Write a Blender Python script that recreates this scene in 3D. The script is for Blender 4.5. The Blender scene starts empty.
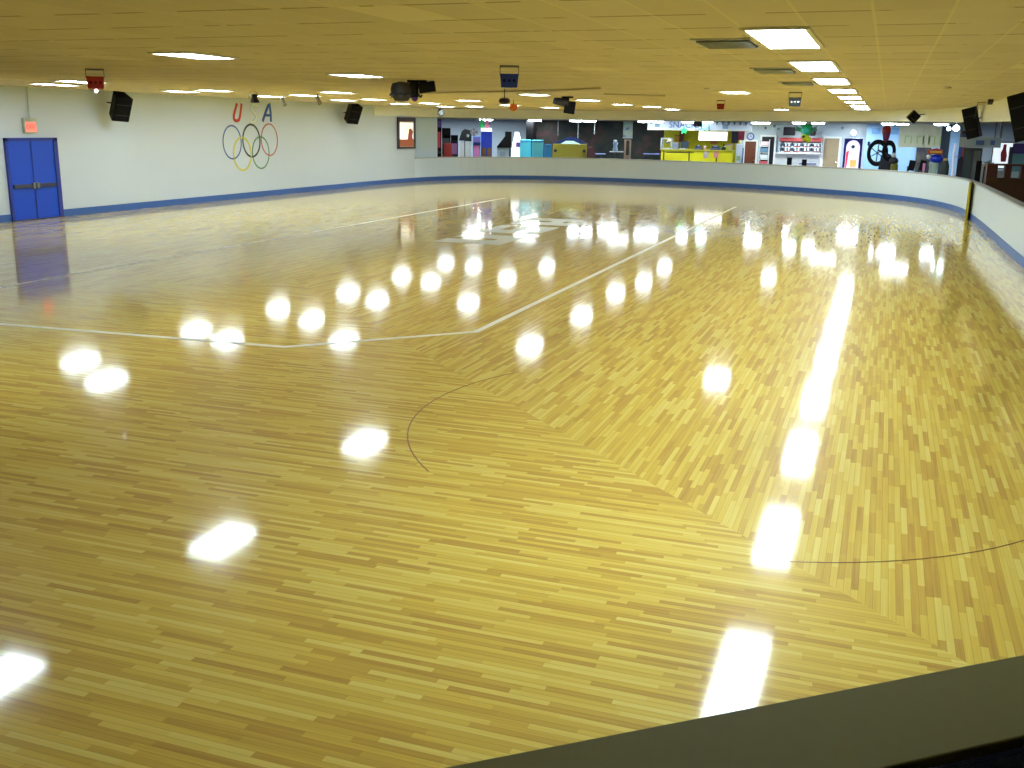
import bpy, bmesh, math, random
from mathutils import Vector, Matrix
random.seed(7)
PI = math.pi
C = bpy.context.scene.collection
FPX = 1020.9
CAM = Vector((0, 0, 2.8301))
Fw = Vector((-0.32437772, 0.91409434, -0.24333236)); Rt = Vector((0.941208, 0.33756237, 0.01338479)); Up = Vector((-0.09437481, 0.22468463, 0.96985061))
H = 3.80            # rink ceiling height
LH = 3.34           # lobby ceiling height

def ray(px, py): return Fw + Rt*((px-512)/FPX) + Up*((384-py)/FPX)
def atY(px, py, Y): d = ray(px, py); return CAM + d*(Y/d.y)
def atX(px, py, X): d = ray(px, py); return CAM + d*(X/d.x)
def atZ(px, py, Z): d = ray(px, py); return CAM + d*((Z-CAM.z)/d.z)

# ---------------------------------------------------------------- materials
def lin(c):
    return tuple(((v/255)/12.92 if v/255 <= .04045 else ((v/255+.055)/1.055)**2.4) for v in c) + (1,)
MATS = {}
def mat(name, rgb, rough=.55, metal=0, emit=0, var=.06, scale=6, coat=0, spec=.5):
    if name in MATS: return MATS[name]
    m = bpy.data.materials.new(name); m.use_nodes = True; nt = m.node_tree
    b = nt.nodes['Principled BSDF']; c = lin(rgb)
    b.inputs['Roughness'].default_value = rough; b.inputs['Metallic'].default_value = metal
    b.inputs['Coat Weight'].default_value = coat; b.inputs['Specular IOR Level'].default_value = spec
    tc = nt.nodes.new('ShaderNodeTexCoord'); n = nt.nodes.new('ShaderNodeTexNoise'); n.inputs['Scale'].default_value = scale
    n.inputs['Detail'].default_value = 3
    nt.links.new(tc.outputs['Object'], n.inputs['Vector'])
    mx = nt.nodes.new('ShaderNodeMix'); mx.data_type = 'RGBA'
    mx.inputs['A'].default_value = tuple(min(1, v*(1+var)) for v in c[:3])+(1,); mx.inputs['B'].default_value = tuple(v*(1-var) for v in c[:3])+(1,)
    nt.links.new(n.outputs['Fac'], mx.inputs['Factor']); nt.links.new(mx.outputs['Result'], b.inputs['Base Color'])
    if emit:
        nt.links.new(mx.outputs['Result'], b.inputs['Emission Color']); b.inputs['Emission Strength'].default_value = emit
    MATS[name] = m; return m

class N:
    def __init__(s, nt): s.nt = nt
    def new(s, t, **k):
        n = s.nt.nodes.new(t)
        for a, v in k.items(): setattr(n, a, v)
        return n
    def put(s, sock, v):
        if hasattr(v, 'links'): s.nt.links.new(v, sock)
        else: sock.default_value = v
    def m(s, op, a, b=0.0, c=None):
        n = s.new('ShaderNodeMath', operation=op); s.put(n.inputs[0], a); s.put(n.inputs[1], b)
        if c is not None: s.put(n.inputs[2], c)
        return n.outputs[0]
    def mix(s, f, a, b):
        n = s.new('ShaderNodeMix', data_type='RGBA'); s.put(n.inputs['Factor'], f); s.put(n.inputs['A'], a); s.put(n.inputs['B'], b)
        return n.outputs['Result']
    def mixf(s, f, a, b):
        return s.m('ADD', s.m('MULTIPLY', a, s.m('SUBTRACT', 1.0, f)), s.m('MULTIPLY', b, f))
    def comb(s, x, y, z=0.0):
        n = s.new('ShaderNodeCombineXYZ'); s.put(n.inputs[0], x); s.put(n.inputs[1], y); s.put(n.inputs[2], z); return n.outputs[0]
    def white(s, v):
        n = s.new('ShaderNodeTexWhiteNoise', noise_dimensions='3D'); s.put(n.inputs['Vector'], v); return n.outputs['Value']
    def noise(s, v, scale, detail=2):
        n = s.new('ShaderNodeTexNoise'); s.put(n.inputs['Vector'], v); n.inputs['Scale'].default_value = scale; n.inputs['Detail'].default_value = detail
        return n.outputs['Fac']
    def ramp(s, f, stops):
        n = s.new('ShaderNodeValToRGB'); s.put(n.inputs[0], f); e = n.color_ramp.elements
        while len(e) < len(stops): e.new(.5)
        for k, (p, c) in enumerate(stops): e[k].position = p; e[k].color = c
        return n.outputs[0]

def floor_material():
    m = bpy.data.materials.new('maple_boards'); m.use_nodes = True; n = N(m.node_tree); b = m.node_tree.nodes['Principled BSDF']
    tc = n.new('ShaderNodeTexCoord'); sp = n.new('ShaderNodeSeparateXYZ'); n.put(sp.inputs[0], tc.outputs['Object'])
    x, y = sp.outputs[0], sp.outputs[1]
    ym = n.m('MINIMUM', y, n.m('SUBTRACT', 59.5, y))
    ax = n.m('ABSOLUTE', n.m('ADD', x, 10.35))
    zone = n.m('LESS_THAN', n.m('ADD', n.m('SUBTRACT', ym, 16.68), ax), 0.0)      # 1 = end zone, boards run across the rink
    u = n.mixf(zone, y, x); v = n.mixf(zone, x, y)
    row = n.m('FLOOR', n.m('DIVIDE', v, .045))
    off = n.white(n.comb(row, 3.3, zone))
    ln = n.m('ADD', .32, n.m('MULTIPLY', n.white(n.comb(row, 9.1, zone)), .5))
    col = n.m('FLOOR', n.m('ADD', n.m('DIVIDE', u, ln), n.m('MULTIPLY', off, 7.0)))
    t = n.white(n.comb(row, col, zone))
    grain = n.noise(n.comb(n.m('MULTIPLY', u, 1.2), n.m('MULTIPLY', v, 45.0)), 1.0, 3)
    tone = n.m('ADD', n.m('MULTIPLY', t, .58), n.m('MULTIPLY', grain, .42))
    base = n.ramp(tone, [(0.10, lin((182, 139, 76))), (.26, lin((208, 170, 80))), (.55, lin((231, 202, 92))), (.93, lin((245, 232, 138)))])
    fr = n.m('FRACT', n.m('DIVIDE', v, .045))
    seam = n.m('LESS_THAN', n.m('ABSOLUTE', n.m('SUBTRACT', fr, .5)), .455)
    blotch = n.noise(n.comb(x, y), .35, 4)
    c = n.mix(n.m('MULTIPLY', n.m('SUBTRACT', 1.0, seam), .38), base, lin((150, 116, 50)))
    c = n.mix(n.m('MULTIPLY', blotch, .22), c, lin((208, 170, 70)))
    n.put(b.inputs['Base Color'], c)
    n.put(b.inputs['Roughness'], .42)
    b.inputs['Specular IOR Level'].default_value = .05
    b.inputs['Coat Weight'].default_value = 1.0; b.inputs['Coat IOR'].default_value = 1.45
    n.put(b.inputs['Coat Roughness'], n.m('ADD', .058, n.m('MULTIPLY', n.noise(n.comb(x, y), 1.3, 3), .03)))
    return m

def ceiling_material():
    m = bpy.data.materials.new('ceiling_tiles'); m.use_nodes = True; n = N(m.node_tree); b = m.node_tree.nodes['Principled BSDF']
    tc = n.new('ShaderNodeTexCoord'); sp = n.new('ShaderNodeSeparateXYZ'); n.put(sp.inputs[0], tc.outputs['Object'])
    x = n.m('ADD', sp.outputs[0], 1.435 + 61); y = n.m('ADD', sp.outputs[1], -10.53 + 122)
    cx, cy = n.m('DIVIDE', x, .61), n.m('DIVIDE', y, 1.22)
    t = n.white(n.comb(n.m('FLOOR', cx), n.m('FLOOR', cy)))
    fx, fy = n.m('FRACT', cx), n.m('FRACT', cy)
    barx = n.m('GREATER_THAN', n.m('ABSOLUTE', n.m('SUBTRACT', fx, .5)), .478)
    bary = n.m('GREATER_THAN', n.m('ABSOLUTE', n.m('SUBTRACT', fy, .5)), .47)
    ns = n.noise(n.comb(x, y), .9, 4)
    c = n.mix(t, lin((205, 197, 174)), lin((215, 207, 184)))
    c = n.mix(n.m('MULTIPLY', ns, .35), c, lin((190, 168, 128)))
    c = n.mix(n.m('MULTIPLY', n.m('GREATER_THAN', t, .988), .4), c, lin((232, 224, 190)))
    c = n.mix(n.m('MULTIPLY', bary, n.m('MULTIPLY', n.m('GREATER_THAN', n.noise(n.comb(x, y), 2.2, 2), .47), .6)), c, lin((118, 96, 60)))
    c = n.mix(n.m('MULTIPLY', barx, .5), c, lin((226, 216, 176)))
    n.put(b.inputs['Base Color'], c); b.inputs['Roughness'].default_value = .8; b.inputs['Specular IOR Level'].default_value = .2
    return m

def mural_material():
    m = bpy.data.materials.new('dark_mural'); m.use_nodes = True; n = N(m.node_tree); b = m.node_tree.nodes['Principled BSDF']
    tc = n.new('ShaderNodeTexCoord'); o = tc.outputs['Object']
    c = n.ramp(n.noise(o, 1.4, 5), [(.3, lin((16, 18, 30))), (.45, lin((24, 36, 32))), (.55, lin((42, 44, 36))), (.64, lin((70, 40, 44))), (.75, lin((44, 66, 60)))])
    n.put(b.inputs['Base Color'], c); b.inputs['Roughness'].default_value = .7
    return m

def poster_material(name, stops, scale, emit=0):
    m = bpy.data.materials.new(name); m.use_nodes = True; n = N(m.node_tree); b = m.node_tree.nodes['Principled BSDF']
    tc = n.new('ShaderNodeTexCoord')
    c = n.ramp(n.noise(tc.outputs['Object'], scale, 2), [(p, lin(q)) for p, q in stops])
    n.put(b.inputs['Base Color'], c); b.inputs['Roughness'].default_value = .5
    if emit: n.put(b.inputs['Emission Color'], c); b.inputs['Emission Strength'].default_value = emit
    return m

wall_m = mat('wall_paint', (203, 215, 232), .55, var=.02, scale=.6)
soffit_m = mat('soffit_paint', (236, 238, 232), .7, var=.03, scale=.8)
barrier_m = mat('barrier_paint', (214, 230, 248), .4, var=.02, scale=.7)
cap_m = mat('cap_laminate', (176, 184, 196), .35, var=.05, scale=2)
blue_base = mat('blue_kick_paint', (52, 98, 176), .4)
blue_door = mat('blue_door_paint', (0, 74, 214), .35, var=.04, scale=2)
blue_frame = mat('blue_frame_paint', (30, 52, 158), .4)
lobby_wall = mat('lobby_wall_paint', (196, 212, 226), .7, var=.03, scale=.5)
lobby_ceil = mat('lobby_ceiling', (170, 165, 140), .8)
lobby_floor = mat('lobby_carpet', (52, 48, 66), .9, var=.3, scale=3)
grey_wall = mat('greyblue_wall', (208, 228, 250), .6, var=.04, scale=1)
black = mat('black_plastic', (11, 11, 14), .6, var=.2, spec=.2)
black_cloth = mat('black_grille', (14, 14, 20), .9, var=.25, scale=30, spec=.2)
dark = mat('dark_charcoal', (44, 44, 50), .5, var=.15)
grey = mat('grey_metal', (120, 122, 124), .4, metal=.5)
lgrey = mat('light_grey', (186, 190, 188), .5)
white = mat('white_plastic', (232, 236, 238), .4)
offwhite = mat('offwhite_enamel', (218, 214, 196), .5)
chrome = mat('chrome', (210, 212, 215), .15, metal=1)
lamp_m = mat('lamp_diffuser', (244, 247, 255), .5, emit=1, var=0)
lobby_lamp = mat('lobby_lamp_diffuser', (246, 248, 255), .5, emit=1, var=0)
for m_, c_, e_ in ((lamp_m, (.86,1.02,1.09,1), 28), (lobby_lamp, (.86,1,1.12,1), 24)):
    bs_ = m_.node_tree.nodes['Principled BSDF']
    for l_ in list(bs_.inputs['Emission Color'].links): m_.node_tree.links.remove(l_)
    bs_.inputs['Emission Color'].default_value = c_; bs_.inputs['Emission Strength'].default_value = e_
floorpaint = mat('white_floor_paint', (250, 248, 236), .6, var=.04, coat=.1)
floorgrey = mat('pale_floor_lettering', (226, 230, 224), .5, var=.06, coat=.3)
arcpaint = mat('brown_floor_line', (132, 84, 40), .35, coat=.6)
yellowm = mat('yellow_laminate', (222, 212, 14), .45, var=.06, scale=1)
yelwall = mat('yellow_wall', (206, 200, 20), .6, var=.08, scale=1)
yelpost = mat('yellow_post', (186, 172, 20), .5)
olive = mat('olive_ledge', (128, 122, 66), .8, var=.05, scale=30)
redm = mat('red_plastic', (176, 34, 30), .45)
bluem = mat('blue_plastic', (24, 56, 180), .4)
cyanm = mat('cyan_panel', (96, 222, 255), .45)
cyan2 = mat('deep_cyan_panel', (50, 150, 220), .45)
orangem = mat('orange_plastic', (214, 104, 24), .5)
greenm = mat('green_foil', (50, 214, 110), .4, var=.2)
tealm = mat('teal_foil', (90, 236, 206), .4, var=.2)
purplem = mat('purple_plastic', (90, 50, 130), .5)
woodm = mat('brown_wood', (104, 54, 26), .5, var=.2, scale=4)
tanm = mat('tan_door', (160, 142, 112), .6, var=.08)
pinkm = mat('pink_plush', (226, 140, 176), .8)
exit_red = mat('exit_sign_glow', (255, 128, 112), .5, emit=.7, var=.03)
exit_txt = mat('exit_letter_glow', (255, 60, 50), .5, emit=.8)
menu_m = mat('menu_glow', (250, 250, 236), .5, emit=3.0, var=.04, scale=1)

# ---------------------------------------------------------------- mesh helpers
class B:
    def __init__(s): s.bm = bmesh.new()
    def _v(s, pts, M=None): return [s.bm.verts.new((M @ Vector(p)) if M else Vector(p)) for p in pts]
    def face(s, vs):
        try: s.bm.faces.new(vs)
        except ValueError: pass
    def box(s, x0, x1, y0, y1, z0, z1, M=None):
        v = s._v([(x0,y0,z0),(x1,y0,z0),(x1,y1,z0),(x0,y1,z0),(x0,y0,z1),(x1,y0,z1),(x1,y1,z1),(x0,y1,z1)], M)
        for f in ((3,2,1,0),(4,5,6,7),(0,1,5,4),(1,2,6,5),(2,3,7,6),(3,0,4,7)): s.face([v[i] for i in f])
        return s
    def prism(s, poly, a, b, axis='x', M=None):
        def p(u, w, t): return {'x': (t,u,w), 'y': (u,t,w), 'z': (u,w,t)}[axis]
        A = s._v([p(u,w,a) for u,w in poly], M); Bv = s._v([p(u,w,b) for u,w in poly], M)
        s.face(A[::-1]); s.face(Bv)
        k = len(poly)
        for i in range(k): s.face([A[i], A[(i+1)%k], Bv[(i+1)%k], Bv[i]])
        return s
    def cyl(s, p0, p1, r0, r1=None, seg=16, caps=True):
        if r1 is None: r1 = r0
        p0, p1 = Vector(p0), Vector(p1); d = (p1-p0).normalized()
        a = d.orthogonal().normalized(); b = d.cross(a)
        A, Bv = [], []
        for i in range(seg):
            t = 2*PI*i/seg; o = a*math.cos(t)+b*math.sin(t)
            A.append(s.bm.verts.new(p0+o*r0)); Bv.append(s.bm.verts.new(p1+o*r1))
        for i in range(seg): s.face([A[i], A[(i+1)%seg], Bv[(i+1)%seg], Bv[i]])
        if caps: s.face(A[::-1]); s.face(Bv)
        return s
    def tube(s, pts, r, seg=8):
        for a, b in zip(pts[:-1], pts[1:]): s.cyl(a, b, r, r, seg)
        return s
    def lathe(s, prof, c=(0,0,0), seg=20):
        c = Vector(c); rings = []
        for r, z in prof:
            rings.append([s.bm.verts.new(c+Vector((max(r,1e-4)*math.cos(2*PI*i/seg), max(r,1e-4)*math.sin(2*PI*i/seg), z))) for i in range(seg)])
        for a, b in zip(rings[:-1], rings[1:]):
            for i in range(seg): s.face([a[i], a[(i+1)%seg], b[(i+1)%seg], b[i]])
        s.face(rings[0][::-1]); s.face(rings[-1])
        return s
    def ball(s, c, r, seg=14, sc=(1,1,1)):
        M = Matrix.Translation(c) @ Matrix.Diagonal((sc[0],sc[1],sc[2],1))
        bmesh.ops.create_uvsphere(s.bm, u_segments=seg, v_segments=max(6, seg//2+2), radius=r, matrix=M); return s
    def torus(s, c, R, r, ax='y', seg=48, sub=8, sz=1.0):
        c = Vector(c); rows = []
        for i in range(seg):
            t = 2*PI*i/seg; row = []
            for j in range(sub):
                q = 2*PI*j/sub; rr = R+r*math.cos(q); h = r*math.sin(q)
                u, w = rr*math.cos(t), rr*math.sin(t)*sz
                o = {'y': (u,h,w), 'x': (h,u,w), 'z': (u,w,h)}[ax]
                row.append(s.bm.verts.new(c+Vector(o)))
            rows.append(row)
        for i in range(seg):
            a, b = rows[i], rows[(i+1)%seg]
            for j in range(sub): s.face([a[j], b[j], b[(j+1)%sub], a[(j+1)%sub]])
        return s
    def xf(s, M): bmesh.ops.transform(s.bm, matrix=M, verts=s.bm.verts); return s
    def build(s, name, m, parent=None, bevel=0, smooth=False, seg=2):
        bmesh.ops.recalc_face_normals(s.bm, faces=s.bm.faces)
        me = bpy.data.meshes.new(name); s.bm.to_mesh(me); s.bm.free()
        o = bpy.data.objects.new(name, me); C.objects.link(o); me.materials.append(m)
        if smooth:
            me.shade_smooth()
            if hasattr(me, 'set_sharp_from_angle'): me.set_sharp_from_angle(angle=math.radians(40))
        if bevel:
            bv = o.modifiers.new('bevel', 'BEVEL'); bv.width = bevel; bv.segments = seg; bv.limit_method = 'ANGLE'
        if parent: o.parent = parent
        return o
def thing(name, label, cat, loc=(0,0,0), rz=0, group=None):
    o = bpy.data.objects.new(name, None); C.objects.link(o); o.location = loc; o.rotation_euler = (0,0,rz); o.empty_display_size = .2
    o['label'] = label; o['category'] = cat
    if group: o['group'] = group
    return o
def tag(o, label, cat, group=None):
    o['label'] = label; o['category'] = cat
    if group: o['group'] = group
    return o
def struct(o, label=None):
    o['kind'] = 'structure'
    if label: o['label'] = label
    return o
def dup(root, loc, rz=0, label=None):
    r = root.copy(); C.objects.link(r); r.location = loc; r.rotation_euler = (0,0,rz)
    if label: r['label'] = label
    for ch in list(root.children):
        c = ch.copy(); C.objects.link(c); c.parent = r
        for g in list(ch.children):
            d = g.copy(); C.objects.link(d); d.parent = c
    return r
def text(name, body, size, m, parent=None, M=None, depth=.01):
    cu = bpy.data.curves.new(name, 'FONT'); cu.body = body; cu.size = size; cu.extrude = depth; cu.align_x = 'CENTER'; cu.align_y = 'CENTER'
    tmp = bpy.data.objects.new('tmp', cu); C.objects.link(tmp); dg = bpy.context.evaluated_depsgraph_get()
    me = bpy.data.meshes.new_from_object(tmp.evaluated_get(dg)); bpy.data.objects.remove(tmp)
    me.materials.clear(); me.materials.append(m)
    if M: me.transform(M)
    o = bpy.data.objects.new(name, me); C.objects.link(o)
    if parent: o.parent = parent
    return o
FRONT = Matrix.Rotation(PI/2, 4, 'X')          # text facing -Y

def catmull(P, n=6):
    P = [Vector((p[0], p[1], 0)) for p in P]; out = []
    for i in range(len(P)-1):
        p0 = P[max(i-1,0)]; p1 = P[i]; p2 = P[i+1]; p3 = P[min(i+2,len(P)-1)]
        for k in range(n):
            t = k/n
            out.append(.5*((2*p1)+(p2-p0)*t+(2*p0-5*p1+4*p2-p3)*t*t+(3*p1-p0-3*p2+p3)*t**3))
    out.append(P[-1]); return out
def offset(path, d):
    out = []
    for i, p in enumerate(path):
        a = path[max(i-1,0)]; b = path[min(i+1,len(path)-1)]; t = (b-a).normalized(); out.append(p+Vector((-t.y, t.x, 0))*d)
    return out
def sweep(path, d0, d1, z0, z1):
    """wall-like ribbon with thickness; z0/z1 numbers or functions of the index fraction"""
    bb = B(); A, D = offset(path, d0), offset(path, d1); rows = []
    for i in range(len(path)):
        f = i/(len(path)-1); a = z0(f) if callable(z0) else z0; b = z1(f) if callable(z1) else z1
        rows.append([bb.bm.verts.new((A[i].x,A[i].y,a)), bb.bm.verts.new((D[i].x,D[i].y,a)), bb.bm.verts.new((D[i].x,D[i].y,b)), bb.bm.verts.new((A[i].x,A[i].y,b))])
    for a, b in zip(rows[:-1], rows[1:]):
        for j in range(4): bb.face([a[j], b[j], b[(j+1)%4], a[(j+1)%4]])
    bb.face(rows[0][::-1]); bb.face(rows[-1])
    return bb

# ---------------------------------------------------------------- the shell
WX = -23.7
left_path = catmull([(WX,-7),(WX,10),(WX,25),(WX,36),(WX,44),(-23.62,47.5),(-23.35,50.0)], 4)
bar_path = catmull([(-23.35,50.0),(-22.9,52.0),(-21.6,54.3),(-19.6,55.8),(-17,56.5),(-12.5,56.2),(-8,54.8),(-4,52.4),(-.5,49.5),(1.5,46.5),(2.6,42.5),(2.9,38),(3.0,32),(3.04,27),(3.15,18),(3.15,9)], 5)
rink_poly = [(p.x,p.y) for p in left_path[:-1]] + [(p.x,p.y) for p in bar_path] + [(3.15,5.4),(2.9,5.15),(-12.1,-7)]
b = B(); vs = [b.bm.verts.new((x,y,0)) for x,y in rink_poly]; b.face(vs)
fl = struct(b.build('floor', floor_material()), 'glossy yellow maple rink floor')
for f in fl.data.polygons: pass
if fl.data.polygons[0].normal.z < 0: fl.data.flip_normals()
b = B(); b.box(-36, 12, -7, 68, -.12, -.03); struct(b.build('floor_lobby', lobby_floor))
b = B(); b.box(-24.2, 12, -7.2, 60, H, H+.1); struct(b.build('ceiling', ceiling_material()))
b = B(); op = offset(bar_path, .05)
vs = [b.bm.verts.new((p.x,p.y,LH)) for p in op] + [b.bm.verts.new(p) for p in ((12,9,LH),(12,68,LH),(-36,68,LH),(-36,50,LH))]
b.face(vs); struct(b.build('ceiling_lobby', lobby_ceil))
wl = struct(sweep(left_path, 0, .15, 0, H).build('wall_left', wall_m), 'long white side wall')
struct(sweep(left_path, -.02, .0, 0, .21).build('baseboard_left', blue_base), 'blue baseboard strip')
b = B(); b.box(-36, 12, 68, 68.15, -.1, LH); struct(b.build('wall_back', lobby_wall))
b = B(); b.box(-36.15, -36, 50, 68, -.1, LH); struct(b.build('wall_lobby_left', lobby_wall))
b = B(); b.box(-36, -23.6, 49.9, 50, -.1, LH); struct(b.build('wall_lobby_side', grey_wall))
b = B(); b.box(12, 12.15, -7, 68, -.1, H); struct(b.build('wall_right', lobby_wall))
b = B(); b.box(-24, 12, -7.15, -7, -.1, H); struct(b.build('wall_near', wall_m))
# drop soffit that follows the curved barrier
sp = catmull([(WX+.02,46),(-23.5,48.5),(-23.2,50.2)], 4)[:-1] + bar_path
struct(sweep(sp, -.06, .16, lambda f: LH-.01 - .26*max(0, (f-.6)/.4), H-.002).build('trim_1', soffit_m), 'beige drop soffit above the curved barrier')
# grey alcove wall behind the left end of the opening
pa = [Vector((-23.95,50.2,0)), Vector((-23.12,52.45,0))]
struct(sweep(pa, 0, .15, -.05, LH-.02).build('wall_alcove', grey_wall), 'grey wall panel beside the framed poster')

# rink barrier
bt = thing('rink_barrier', 'white curved barrier wall with blue kickboard around the far end of the rink', 'barrier', (bar_path[0].x, bar_path[0].y, 0))
off = Matrix.Translation(-Vector((bar_path[0].x, bar_path[0].y, 0)))
sweep(bar_path, 0, .12, 0, 1.19).xf(off).build('panel', barrier_m, bt)
sweep(bar_path, -.03, .2, 1.19, 1.24).xf(off).build('cap_rail', cap_m, bt)
sweep(bar_path, -.02, -.001, 0, .21).xf(off).build('kickboard', blue_base, bt)
p = Vector((2.86, 38.6, 0)); b = B(); M = Matrix.Translation(p) @ Matrix.Rotation(math.radians(-8), 4, 'Z')
b.box(-.10, -.03, -.45, .3, .0, 1.26, M); b.xf(off).build('corner_post', yelpost, bt)['label'] = 'yellow post at the barrier corner'

# foreground ledge
A0 = Vector((-.88, 2.18)); dr = (Vector((.56,3.34))-A0).normalized(); nm = Vector((dr.y, -dr.x))   # nm points to the camera side
ang = math.atan2(dr.y, dr.x)
lt = thing('half_wall', 'dull olive brown ledge crossing the bottom right corner nearest the viewer', 'half wall', (A0.x, A0.y, 0), ang)
b = B(); b.box(-5, 4.4, -.36, 0, 1.185, 1.22); b.build('ledge', olive, lt, .006)
b = B(); b.box(-5, 4.4, -.27, -.08, 0, 1.184); b.build('panel', barrier_m, lt)
bs = thing('padded_bench', 'black padded bench edge peeking in at the bottom right corner', 'bench', (A0.x, A0.y, 0), ang)
b = B(); b.box(1.12, 3.0, -.95, -.375, 1.10, 1.205); b.build('cushion', mat('black_vinyl', (6, 7, 12), .95, spec=.05), bs, .05, True, 5)
for xx in (1.3, 2.8):
    for yy in (-.85, -.5):
        b = B(); b.cyl((xx,yy,-.03), (xx,yy,1.12), .025); b.build('leg', black, bs)

# ---------------------------------------------------------------- painted floor marks
def ribbon(pts, w, z, closed=False, h=.003):
    P = [Vector((q[0],q[1],0)) for q in pts]; b = B(); n = len(P); L = []; R_ = []
    for i in range(n):
        a = P[(i-1)%n] if (closed or i>0) else P[i]; c = P[(i+1)%n] if (closed or i<n-1) else P[i]
        d1 = (P[i]-a).normalized() if (P[i]-a).length>0 else (c-P[i]).normalized(); d2 = (c-P[i]).normalized() if (c-P[i]).length>0 else d1
        t = (d1+d2).normalized(); k = w/2/max(.4, t.dot(d1)); nn = Vector((-t.y,t.x,0))
        L.append(P[i]+nn*k); R_.append(P[i]-nn*k)
    tv = [(b.bm.verts.new((l.x,l.y,z+h)), b.bm.verts.new((r.x,r.y,z+h)), b.bm.verts.new((l.x,l.y,z)), b.bm.verts.new((r.x,r.y,z))) for l, r in zip(L,R_)]
    for i in range(n if closed else n-1):
        a, c = tv[i], tv[(i+1)%n]
        b.face([a[0],a[1],c[1],c[0]]); b.face([a[0],c[0],c[2],a[2]]); b.face([a[1],a[3],c[3],c[1]])
    return b
tag(ribbon([(-5.28,40.3),(-5.28,13.31),(-7.2,11.35),(-11.9,11.1)], .10, .001).build('floor_line', floorpaint), 'broad white painted line with a bent corner, nearer the right side of the floor', 'floor line')
tag(ribbon([(-14.75,40.4),(-14.4,13.3),(-12.6,11.14)], .10, .001).build('floor_line', floorpaint), 'thinner white painted line parallel to the wall on the left side of the floor', 'floor line')
arcf = lambda a0, a1: [(-1.2+3.1*math.cos(math.radians(a)), 9.68+3.1*math.sin(math.radians(a))) for a in range(a0, a1, 3)]
tag(ribbon(arcf(150, 228), .012, .001, h=.002).build('floor_arc', arcpaint), 'thin brown painted arc bulging left of the board mitre in the foreground', 'floor line')
tag(ribbon(arcf(282, 336), .010, .001, h=.002).build('floor_arc', arcpaint), 'thin brown painted arc near the right edge above the olive ledge', 'floor line')
# block letters on the floor, tops towards the left wall, reading away from the viewer
def floor_glyph(rects, y0, w):
    b = B(); x1 = -8.85; h = 1.8
    for (u0,u1,v0,v1) in rects: b.box(x1-v1*h, x1-v0*h, y0+u0*w, y0+u1*w, .001, .004)
    return b
G = {'U': [(0,.4,0,1),(.6,1,0,1),(.4,.6,0,.28)],
     'S': [(0,1,0,.24),(.6,1,.24,.42),(0,1,.42,.6),(0,.4,.6,.78),(0,1,.78,1)],
     'A': [(0,.38,0,1),(.62,1,0,1),(.38,.62,.22,.45),(.38,.62,.75,1)]}
ft = thing('floor_lettering', 'large pale USA block letters painted on the middle of the rink floor', 'floor lettering', (0,0,0))
for ch, y0 in (('U',23.9),('S',26.75),('A',29.6)): floor_glyph(G[ch], y0, 2.2).build('letter', floorgrey, ft)['label'] = 'letter '+ch

# ---------------------------------------------------------------- ceiling lights
def square_light(name, wx, wy, label, cat, group, lamp):
    t = thing(name, label, cat, group=group)
    b = B(); fr = .05
    b.box(-wx/2,wx/2,-wy/2,-wy/2+fr,-.025,0).box(-wx/2,wx/2,wy/2-fr,wy/2,-.025,0).box(-wx/2,-wx/2+fr,-wy/2+fr,wy/2-fr,-.025,0).box(wx/2-fr,wx/2,-wy/2+fr,wy/2-fr,-.025,0)
    b.build('frame', offwhite, t)
    b = B(); b.box(-wx/2+fr,wx/2-fr,-wy/2+fr,wy/2-fr,-.02,-.002); b.build('diffuser', lamp, t)
    return t
ordw = ['nearest','second','third','fourth','fifth','sixth','seventh','eighth','ninth']
first = None
for i in range(8):
    lab = ('nearest long white fluorescent panel in the bright row along the right side' if i == 0 else 'farthest long white fluorescent panel in the bright right-hand row' if i == 7 else ordw[i]+' long white fluorescent panel from the front in the bright right-hand row')
    loc = (-1.13, 10.53+4.88*i+1.22, H-.001)
    if first is None:
        first = square_light('ceiling_light', .66, 2.44, lab, 'ceiling light', 'long fluorescent panels of the bright right-hand row', lamp_m); first.location = loc
    else: dup(first, loc, 0, lab)
cols = {'middle': [(-9.61,13.08),(-9.95,18.68),(-9.93,29.62),(-9.88,35.3),(-10.05,41.01),(-9.66,44.65),(-9.83,49.99)],
        'wall': [(-21.03,22.54),(-20.78,27.52),(-20.55,32.15),(-20.06,36.49),(-20.18,41.73),(-20.22,46.86)],
        'second': [(-18.81,21.03),(-19.0,26.7),(-18.35,30.76),(-18.17,35.37),(-18.28,40.69),(-18.52,46.33)],
        'third': [(-15.68,28.16),(-14.71,36.3),(-15.62,43.17),(-15.15,47.57)],
        'inner': [(-3.8,27.5),(-4.64,48.65)]}
cname = {'middle': 'down the middle of the ceiling', 'wall': 'in the column closest to the left wall', 'second': 'in the column second from the left wall',
         'third': 'in the column third from the left wall', 'inner': 'just left of the bright long-panel row'}
sq = None
for k, pts in cols.items():
    for i, (x, y) in enumerate(pts):
        w = 'farthest' if i == len(pts)-1 else ordw[i]+('' if i == 0 else ' nearest')
        lab = w+' square ceiling light '+cname[k]; loc = (x, y, H-.001)
        if sq is None:
            sq = square_light('ceiling_light', .70, 1.22, lab, 'ceiling light', 'square fluorescent lights over the rink', lamp_m); sq.location = loc
        else: dup(sq, loc, 0, lab)
# one light seen only in the floor, one unseen panel added for light
for x, y, lab in ((-9.6, 8.4, 'square ceiling light above the frame whose glow shows on the floor at the left edge'),):
    dup(sq, (x, y, H-.001), 0, lab)
r0 = dup(first, (-1.13, 5.65+1.22, H-.001), 0, 'unseen long fluorescent panel added overhead to light the near end')
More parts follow.
